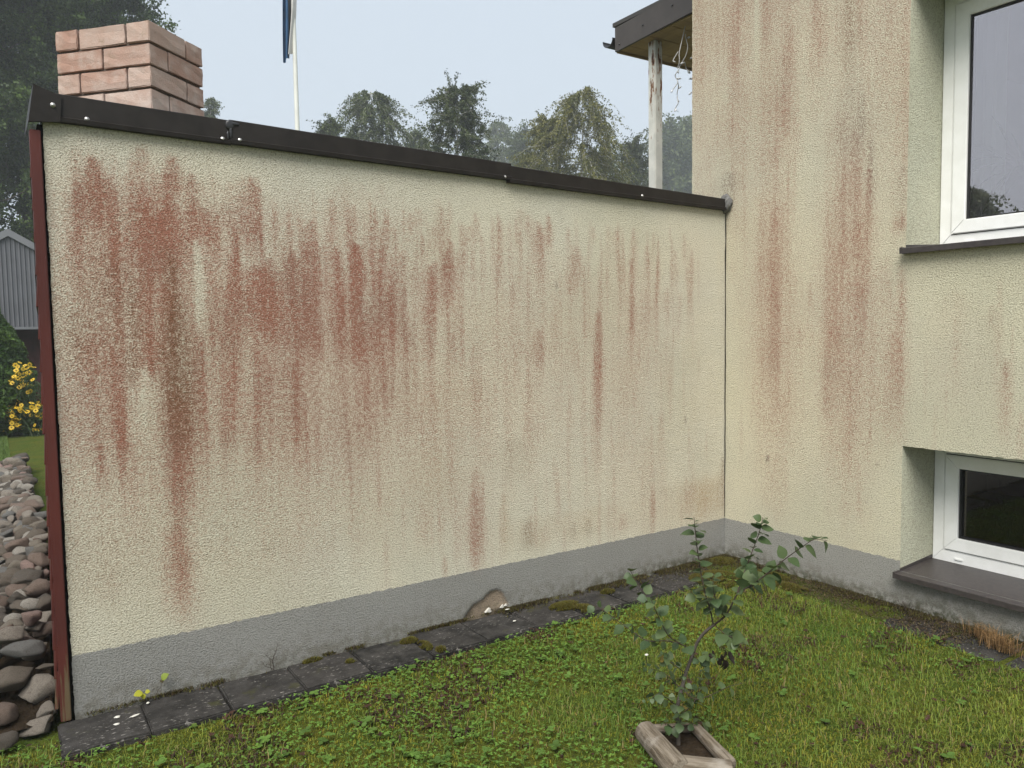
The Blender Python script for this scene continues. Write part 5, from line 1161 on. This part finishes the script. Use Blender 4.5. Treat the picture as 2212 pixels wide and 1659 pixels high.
link('crown', np_mesh('crown', V, Fq, c), M['leaf'], th)
V, Fq = tube_np([(-4.45, 11.9, -.05), (-4.45, 11.9, 1.0), (-4.45, 11.9, 1.9)], [.07, .05, .02], 8); link('trunk', np_mesh('trunk', V, Fq), M['bark'], th)
bm = bmesh.new(); bmesh.ops.create_icosphere(bm, subdivisions=3, radius=1)
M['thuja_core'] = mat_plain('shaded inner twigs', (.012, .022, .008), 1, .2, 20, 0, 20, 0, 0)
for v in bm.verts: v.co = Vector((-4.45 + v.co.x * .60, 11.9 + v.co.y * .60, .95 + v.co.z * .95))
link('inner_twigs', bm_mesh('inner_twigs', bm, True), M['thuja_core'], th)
# yellow flowers
fl = empty('flower_bush', (-3.72, 11.3, -.04)); tag(fl, 'bush of yellow daisy-like flowers beside the thuja', 'flowers')
bm = bmesh.new()
for q in range(9):
    a = q * 2 * math.pi / 9; t_ = .33
    vs = [bm.verts.new((math.cos(a + o_) * r_, math.sin(a + o_) * r_, z_)) for o_, r_, z_ in ((0, .18, .0), (-t_, .7, .06), (-.12, 1, .0), (.12, 1, 0.0), (t_, .7, .06))]
    f = bm.faces.new(vs); f.material_index = 0
before = set(bm.faces); bmesh.ops.create_icosphere(bm, subdivisions=1, radius=.26, matrix=Matrix.Diagonal((1, 1, .6, 1)))
for f in bm.faces:
    if f not in before: f.material_index = 1
fm = bm_mesh('flower', bm); M['petal'] = mat_plain('yellow petal', (.62, .40, .012), .6, .1, 3); M['disc'] = mat_plain('flower disc', (.10, .055, .012), .9, .1, 3); fm.materials.append(M['petal']); fm.materials.append(M['disc'])
r = np.random.default_rng(31); acc = Acc(); lp = []
clumps = [(-3.75, 1.02, .20, .20), (-3.87, .86, .10, .14), (-3.70, .78, .12, .14), (-3.90, .42, .16, .18), (-3.74, .40, .18, .14), (-3.80, .18, .25, .12), (-3.56, .25, .16, .10), (-3.55, -.0, .08, .05), (-3.52, .44, .10, .06), (-3.93, .24, .12, .1)]
for (cx, cz, sx, sz), num in zip(clumps, (26, 16, 20, 30, 24, 30, 16, 7, 11, 15)):
    for q in range(num):
        p = Vector((cx + r.normal() * sx * .5, 11.25 + r.normal() * .14, max(.06, cz + r.normal() * sz * .5)))
        o = link('flower', fm, None, fl); o.location = p; o.scale = (r.uniform(.030, .046),) * 3; o.rotation_euler = (R(40 + r.normal() * 28), R(r.normal() * 35), r.uniform(-.8, .6))
        s = np.linspace(0, 1, 6); b0 = np.array([-3.62 + r.normal() * .10, 11.35 + r.normal() * .1, -.05]); Pq = b0 + (np.array(p) - b0) * s[:, None]; Pq[:, 2] += .12 * np.sin(s * np.pi) * (p.z); Pq[:, 0] += .05 * np.sin(s * np.pi); V, Fq = tube_np(Pq, np.linspace(.006, .003, 6), 4); acc.add(V, Fq)
        lp.append(Pq[1:5][r.integers(0, 4, 14)] + r.normal(size=(14, 3)) * .05)
link('stems', acc.mesh('stems', True), mat_plain('green stem', (.06, .09, .03), .7), fl)
P = np.concatenate(lp); n = len(P); V, Fq, c = leaf_cloud(P, .07, shade(n, (.020, .045, .012), (.055, .095, .022), r), 8, .35); o = link('leaves', np_mesh('leaves', V, Fq, c), M['leaf'], fl); o['kind'] = 'stuff'

# ================================================================== trees beyond the terrace
def at(px, py, dist):       # direction through a point of the photograph (2212 px wide), taken to that distance
    d = _f + _r2 * (px - 1106) / 1689.9 - _u2 * (py - 829.5) / 1689.9
    return CAM + d * dist
def tree(name, label, base, H, rad, seed, style, nleaf, lsize, ca, cb, bark, trunk_r=None, lean=0., group='trees beyond the terrace', cbase=.22):
    r = np.random.default_rng(seed); t = empty(name, tuple(base)); tag(t, label, 'tree', group)
    base = np.array(base, float); tr = trunk_r or H * .011; wood = Acc(); S = np.linspace(0, 1, 14)
    wob = np.stack([(fbm(S * 3 + seed, S * 0, 1, 1, 2) - .5) * H * .05 + lean * S ** 1.5 * H, (fbm(S * 3 + seed, S * 0 + 7, 1, 2, 2) - .5) * H * .05, S * H], -1); wob -= wob[0]
    T = base + wob; V, Fq = tube_np(T, tr * (1 - S * .93), 8); wood.add(V, Fq)
    P = []; Nf = []; nl = 58 if style != 'column' else 70
    for q in range(nl):
        s = cbase + (1 - cbase) * ((q + r.random()) / nl) ** .65; s = min(s, .985); i = s * 13; i0 = min(int(i), 12); p = T[i0] + (T[i0 + 1] - T[i0]) * (i - i0)
        u = (s - cbase) / (1 - cbase)
        prof = {'birch': (1.02 - u) ** .5, 'sparse': (1.03 - u) ** .62, 'column': .42 + .58 * math.sin(math.pi * min(1, .15 + .8 * u))}[style]
        ln = rad * prof * r.uniform(.65, 1.15); az = q * 2.399 + r.normal() * .35
        el = {'birch': .75, 'sparse': .85, 'column': 1.05}[style] + r.normal() * .15
        s2 = np.linspace(0, 1, 8); hor = ln * s2; ver = ln * (math.tan(min(el, 1.25)) * .55 * s2 - (.85 if style == 'birch' else .30) * s2 ** 2.2)
        B = p + np.stack([np.cos(az) * hor, np.sin(az) * hor, ver], -1); B[1:] += r.normal(size=(7, 3)) * ln * .025
        V, Fq = tube_np(B, tr * .34 * (1 - s * .6) * (1 - s2 * .9), 4); wood.add(V, Fq)
        nt = 16
        for w in range(nt):
            j = r.uniform(1.6, 7); j0 = min(int(j), 6); o_ = B[j0] + (B[j0 + 1] - B[j0]) * (j - j0)
            if style == 'birch': ln2 = r.uniform(.5, 1.7) * rad * .27; d2 = np.array([r.normal() * .35 + np.cos(az) * .3, r.normal() * .35 + np.sin(az) * .3, -.55 + .75 * u]); drop = -.75
            elif style == 'sparse': ln2 = r.uniform(.4, 1.1) * rad * .30; d2 = np.array([r.normal() * .6 + np.cos(az) * .5, r.normal() * .6 + np.sin(az) * .5, .15 + r.normal() * .5]); drop = -.35
            else: ln2 = r.uniform(.4, 1.1) * rad * .30; d2 = np.array([r.normal() * .7 + np.cos(az) * .4, r.normal() * .7 + np.sin(az) * .4, .6 + r.normal() * .4]); drop = -.2
            s3 = np.linspace(0, 1, 6)[:, None]; Tw = o_ + d2 * ln2 * s3 + np.array([0, 0, drop * ln2]) * s3 ** 1.8
            V, Fq = tube_np(Tw, np.linspace(tr * .06, tr * .02, 6), 3); wood.add(V, Fq)
            m = int(nleaf * 1.9 / (nl * nt)); a = r.random((m, 1)) * 5; a0 = np.clip(a.astype(int), 0, 4)[:, 0]; L_ = Tw[a0] + (Tw[a0 + 1] - Tw[a0]) * (a - a0[:, None]) + r.normal(size=(m, 3)) * lsize * (.55 if style != 'column' else .9)
            P.append(L_); Nf.append(np.full(m, r.random()))
    link('trunk', wood.mesh('trunk', True), bark, t)
    P = np.concatenate(P); f = np.concatenate(Nf); n = len(P)
    V, Fq, c = leaf_cloud(P, lsize, shade(n, ca, cb, r, f), seed + 1, .62)
    o = link('crown', np_mesh('crown', V, Fq, c), M['leaf'], t)
    return t
G1, G2 = (.036, .056, .018), (.095, .120, .036)
Y1, Y2 = (.075, .088, .020), (.175, .165, .040)
DK1, DK2 = (.016, .034, .009), (.090, .140, .032)
def put(px, py_top, hw, dist, style, seed, label, nleaf, ca, cb, bark='bark', lean=0., over=1.0, cbase=.22, lsize=None, trunk_r=None):
    top = at(px, py_top, dist); H = top[2] + .04; rad = hw / 1689.9 * dist * {'birch': 2.0, 'sparse': 1.9, 'column': 1.3}[style]
    return tree({'birch': 'birch_tree', 'sparse': 'aspen_tree', 'column': 'alder_tree'}[style], label, (top[0], top[1], -.04), H * over, rad, seed, style, nleaf, lsize or (.0026 * dist if style != 'column' else .0044 * dist), ca, cb, M[bark], trunk_r, lean, cbase=cbase)
put(805, 193, 82, 38, 'birch', 1, 'weeping birch with drooping twigs right of the flagpole', 34000, G1, G2, 'birch_bark')
put(718, 262, 52, 36, 'sparse', 2, 'low bushy tree next to the flagpole, left of the weeping birch', 16000, G1, G2)
put(895, 288, 46, 46, 'sparse', 3, 'small tree just right of the weeping birch', 12000, G1, G2)
put(985, 196, 78, 28, 'sparse', 4, 'dark spiky aspen above the overlap of the wall cap', 34000, (.030, .046, .016), (.080, .100, .032), 'birch_bark')
put(1075, 262, 50, 90, 'birch', 5, 'pale hazy birch between the dark aspen and the yellowing birch', 14000, G1, G2, 'birch_bark')
put(1262, 190, 98, 32, 'birch', 6, 'yellowing birch with a white trunk left of the rusty post', 26000, Y1, Y2, 'birch_bark', trunk_r=.10)
put(1185, 258, 62, 35, 'sparse', 7, 'yellow green bushy tree left of the white birch trunk', 24000, Y1, Y2)
put(1122, 292, 55, 75, 'sparse', 8, 'greyish hazy tree behind the yellow green bushy tree', 14000, G1, G2)
put(1362, 312, 50, 44, 'sparse', 9, 'small tree directly left of the rusty post', 14000, (.034, .046, .018), (.070, .082, .026))
put(1462, 308, 60, 92, 'column', 10, 'round hazy tree between the rusty post and the house', 18000, G1, G2)
put(1290, 330, 70, 42, 'sparse', 16, 'low dense tree behind the white birch trunk', 14000, G1, G2)
put(455, 208, 26, 48, 'birch', 11, 'far slim birch just right of the brick chimney', 7000, G1, G2, 'birch_bark')
put(30, -330, 150, 25, 'column', 12, 'huge dark alder at the left edge above the shed', 120000, DK1, DK2, cbase=.05)
put(150, -200, 120, 27, 'column', 13, 'tall dark alder behind the brick chimney', 95000, DK1, DK2, cbase=.05)
put(242, -10, 62, 29, 'sparse', 14, 'dark alder top showing right above the brick chimney', 40000, DK1, (.045, .066, .022), cbase=.05)
put(-90, -250, 150, 23, 'column', 15, 'dark alder at the far left behind the shed roof', 60000, DK1, DK2, cbase=.05)
# neighbours' trees to the left of the view, which the upper pane mirrors
for q, (x, y, h, rr_, sd_) in enumerate([(-26, 7.2, 6.0, 2.6, 41), (-30, 12.5, 7.2, 3.2, 42), (-24, 2.0, 4.4, 2.4, 43), (-34, 19, 7.4, 4.0, 44)]):
    tree('birch_tree', ['birch mirrored in the upper window pane', 'larger birch mirrored in the upper window pane', 'low birch mirrored at the pane edge', 'distant birch mirrored in the pane'][q], (x, y, -.04), h, rr_, sd_, 'birch', 14000, .14, G1, G2, M['birch_bark'], group='trees across the garden')

# ================================================================== morning haze
hz = box('haze', (-125, -125, -1.5), (125, 125, 32), None)
hz.data.materials.clear(); hm = bpy.data.materials.new('haze'); hm.use_nodes = True; hm.node_tree.nodes.clear()
ho = hm.node_tree.nodes.new('ShaderNodeOutputMaterial'); hv = hm.node_tree.nodes.new('ShaderNodeVolumePrincipled')
hv.inputs['Color'].default_value = (.88, .92, .96, 1); hv.inputs['Density'].default_value = HAZE; hv.inputs['Anisotropy'].default_value = .2
hm.node_tree.links.new(hv.outputs[0], ho.inputs['Volume']); hz.data.materials.append(hm); tag(hz, kind='stuff')
